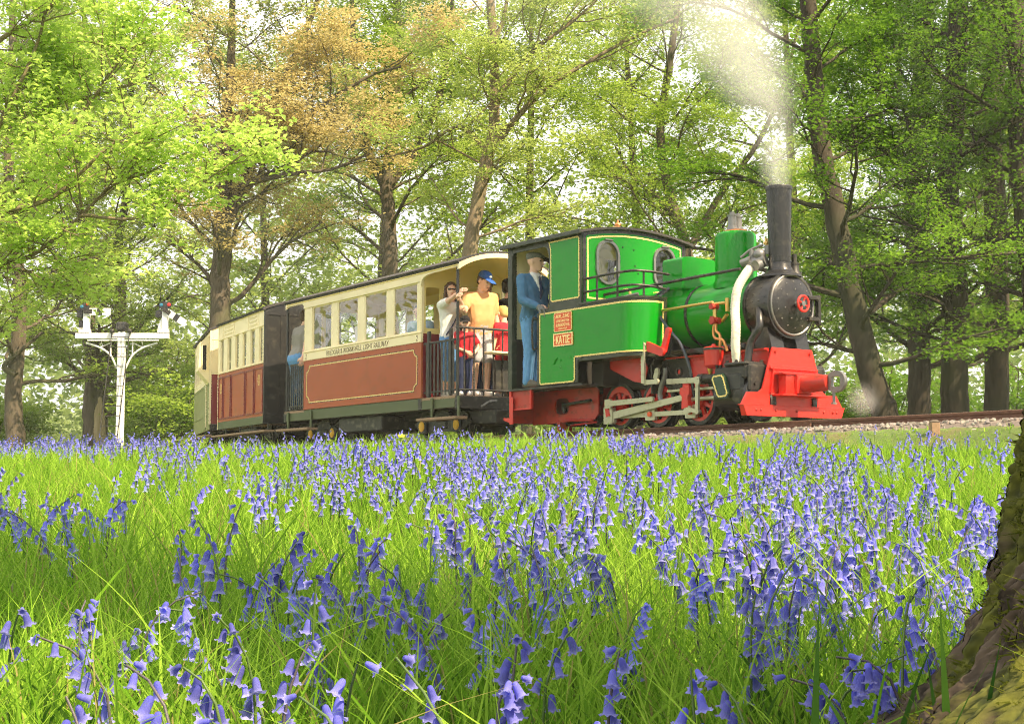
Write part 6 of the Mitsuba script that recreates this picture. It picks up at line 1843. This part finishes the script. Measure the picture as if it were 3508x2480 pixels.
e = np.cross(nr, d)
s_ = bk.uniform(.17, .38, n)[:, None]
v = np.stack([ctr - d * s_, ctr + e * s_ * .6, ctr + d * s_, ctr - e * s_ * .6], 1).reshape(-1, 3)
f = (np.array([[0, 1, 2], [0, 2, 3]])[None] + (np.arange(n) * 4)[:, None, None]).reshape(-1, 3)
cc = np.array([.12, .19, .06]) + np.array([.22, .26, .09]) * (bk.random((n, 1)) * .5 + .5 * meshkit.noise(ctr * .12, 8)[:, None])
scene['far_wood'] = mikit.ply((v, f), 'leaf', smooth=False, color=np.repeat(cc, 4, axis=0))
labels['far_wood'] = {'label': 'far woodland closing the view behind all the trees', 'category': 'woodland', 'kind': 'stuff'}

# ---------------------------------------------------------------- the mossy trunk beside the camera
def moss_fn(p, n, uv):
    a = 0.55 * fbm(p.x * 30, p.y * 30, p.z * 16, 4) + 0.45 * fbm(p.x * 110, p.y * 110, p.z * 60, 3)
    b = fbm(p.x * 11 + 3, p.y * 11, p.z * 8, 4)
    bark = mix((0.016, 0.011, 0.007), (0.095, 0.068, 0.045), smoothstep(0.34, 0.66, a))
    moss = mix((0.020, 0.024, 0.003), (0.13, 0.135, 0.016), noise(p.x * 140, p.y * 140, p.z * 140))
    return mix(bark, moss, smoothstep(0.50, 0.64, b + 0.10 * n.z))


mat('mossy_bark', mikit.proc(moss_fn), 0.95, bump=(lambda p, n, uv: fbm(p.x * 120, p.y * 120, p.z * 80, 3), 0.004, 1e-3))
nt, nz = 420, 290
th = np.concatenate([np.linspace(2.4, 5.2, 380), np.linspace(5.2, 2.4 + 2 * np.pi, 42)[1:-1]])
nt = len(th)
zs = np.concatenate([np.linspace(-.55, -.42, 20), np.linspace(-.419, .14, 230), np.geomspace(.15, 7.5, 40)])
TH, ZS = np.meshgrid(th, zs)
R_ = .365 - .012 * np.clip(ZS, 0, 8) + np.minimum(.15 * np.exp(-(ZS + .20) / .105), 1.1) * (1 + .30 * np.cos(3 * (TH - 3.6)) + .16 * np.cos(7 * TH + 1.0))
P_ = np.stack([np.cos(TH) * 2.2, np.sin(TH) * 2.2, ZS * 1.6], -1)
R_ = R_ + .050 * (meshkit.fbm(P_ * 2.0, 4, 3) - .5) + .050 * np.abs(meshkit.fbm(P_ * np.array([6, 6, 3.0]), 4, 7) - .5) + .055 * np.abs(meshkit.fbm(P_ * np.array([15, 15, 8.0]), 3, 9) - .5) + .018 * (meshkit.fbm(P_ * 45, 3, 19) - .5)
cxm, cym = .815 + .10 * np.clip(ZS, 0, 8), 1.16 - .02 * np.clip(ZS, 0, 8)
V_ = np.stack([cxm + R_ * np.cos(TH), cym + R_ * np.sin(TH), ZS], -1).reshape(-1, 3)
i, j = np.meshgrid(np.arange(nz - 1), np.arange(nt), indexing='ij')
q = np.stack([i * nt + j, i * nt + (j + 1) % nt, (i + 1) * nt + (j + 1) % nt, (i + 1) * nt + j], -1).reshape(-1, 4)
MT = thing('old_tree', 'old mossy tree trunk close to the camera at bottom right', 'tree')
put(MT, 'trunk', (V_, np.vstack([q[:, :3], q[:, [0, 2, 3]]])), 'mossy_bark', smooth=True)

_vis = np.nonzero((V_[:, 2] > -.42) & (V_[:, 2] < .3))[0]
_mr = np.random.default_rng(8)
_pk = _mr.choice(_vis, 30000)
_mo = meshkit.fbm(V_[_pk] * 11, 3, 41)
_pk = _pk[_mo > .54]
n = len(_pk)
o_ = V_[_pk] + _mr.normal(0, .002, (n, 3))
dr0 = np.stack([V_[_pk, 0] - cxm.ravel()[_pk], V_[_pk, 1] - cym.ravel()[_pk], 0 * o_[:, 0] + .12], 1)
dr0 /= np.linalg.norm(dr0, axis=1, keepdims=True)
dr0 = dr0 + _mr.normal(0, .6, (n, 3))
sd0 = np.cross(dr0, _mr.normal(0, 1, (n, 3)))
sd0 /= np.linalg.norm(sd0, axis=1, keepdims=True)
hh = _mr.uniform(.003, .009, n)[:, None]
mv = np.stack([o_ + sd0 * .0012, o_ - sd0 * .0012, o_ + dr0 * hh], 1).reshape(-1, 3)
mc = np.repeat(np.array([.05, .065, .010]) + np.array([.13, .13, .02]) * _mr.random((n, 1)), 3, axis=0)
put(MT, 'moss', (mv, np.arange(3 * n).reshape(-1, 3)), 'leaf', smooth=False, color=mc, kind='stuff')

# ---------------------------------------------------------------- smoke and steam
def plume(lo, hi, res, fn, label, name, scale, albedo):
    lo, hi = np.array(lo, float), np.array(hi, float)
    nx, ny, nz_ = res
    gx, gy, gz = [lo[k] + (hi[k] - lo[k]) * (np.arange(m_) + .5) / m_ for k, m_ in enumerate(res)]
    Z, Y, X = np.meshgrid(gz, gy, gx, indexing='ij')
    den = fn(X, Y, Z).astype(np.float32)
    ctr, half = (lo + hi) / 2, (hi - lo) / 2
    tw = T().translate(lo.tolist()).scale((hi - lo).tolist())
    med = {'type': 'heterogeneous', 'albedo': albedo, 'scale': scale, 'sigma_t': {'type': 'gridvolume', 'grid': mi.VolumeGrid(den[..., None]), 'to_world': tw, 'filter_type': 'trilinear'}}
    k = new_key(name)
    scene[k] = {'type': 'cube', 'to_world': T().translate(ctr.tolist()).scale(half.tolist()), 'bsdf': {'type': 'null'}, 'interior': med}
    labels[k] = {'label': label, 'category': 'smoke', 'kind': 'stuff'}


CH = LF.X(np.array([[3.955, 0, 2.62]]))[0]


def smoke_fn(X, Y, Z):
    t = np.clip(Z - CH[2], 0, 9)
    axx = CH[0] - .10 * t - .035 * t ** 2 + .10 * np.sin(t * 1.7) * np.clip(t, 0, 1)
    axy = CH[1] + .25 * t
    w = .13 + .17 * t ** .9
    wl = w * (1 + .65 * t)
    dx = X - axx
    d = np.sqrt((dx / np.where(dx > 0, w, wl)) ** 2 + ((Y - axy) / (w * 1.2)) ** 2)
    p = np.stack([X * 2.2 + .3 * Z, Y * 2.2, Z * 1.5], -1)
    n = meshkit.fbm(p, 4, 2)
    core = np.clip(1.15 - d, 0, 1) * sm_(.22, .75, n + .28 * np.clip(1 - d, 0, 1))
    fade = np.minimum(1, .30 + 1.0 / (1 + 1.1 * t))
    core = core * fade * (Z > CH[2] - .02)
    drift = np.clip(.5 - np.abs(X - CH[0] + 2.2 + .3 * t) / 5, 0, 1) * sm_(1.5, 4, t) * sm_(.35, .7, n) * .10
    return core + drift


plume((CH[0] - 4.5, CH[1] - 1.2, CH[2] - .05), (CH[0] + 1.0, CH[1] + 3.0, CH[2] + 4.6), (56, 36, 52), smoke_fn, 'grey smoke plume drifting up from the engine chimney', 'smoke', 2.7, .86)
ST = LF.X(np.array([[4.75, -.42, .22]]))[0]


def steam_fn(X, Y, Z):
    d = np.sqrt(((X - ST[0]) / .22) ** 2 + ((Y - ST[1]) / .22) ** 2 + ((Z - ST[2]) / .22) ** 2)
    n = meshkit.fbm(np.stack([X * 6, Y * 6, Z * 6], -1), 3, 5)
    return np.clip(1 - d, 0, 1) * sm_(.35, .7, n + .2 * np.clip(1 - d, 0, 1))


plume(ST - .34, ST + .34, (20, 20, 20), steam_fn, 'small white puff of steam beside the front coupling', 'steam', 2.0, .97)

# ---------------------------------------------------------------- thin haze in the air
scene['air'] = {'type': 'homogeneous', 'albedo': 0.95, 'sigma_t': 0.0008}
scene['haze'] = {'type': 'cube', 'to_world': T().translate([0, 145, 11.5]).scale([256, 180, 15.5]), 'bsdf': {'type': 'null'}, 'interior': {'type': 'ref', 'id': 'air'}}
labels['haze'] = {'label': 'thin haze in the air of the wood', 'category': 'haze', 'kind': 'stuff'}
scene['camera']['medium'] = {'type': 'ref', 'id': 'air'}
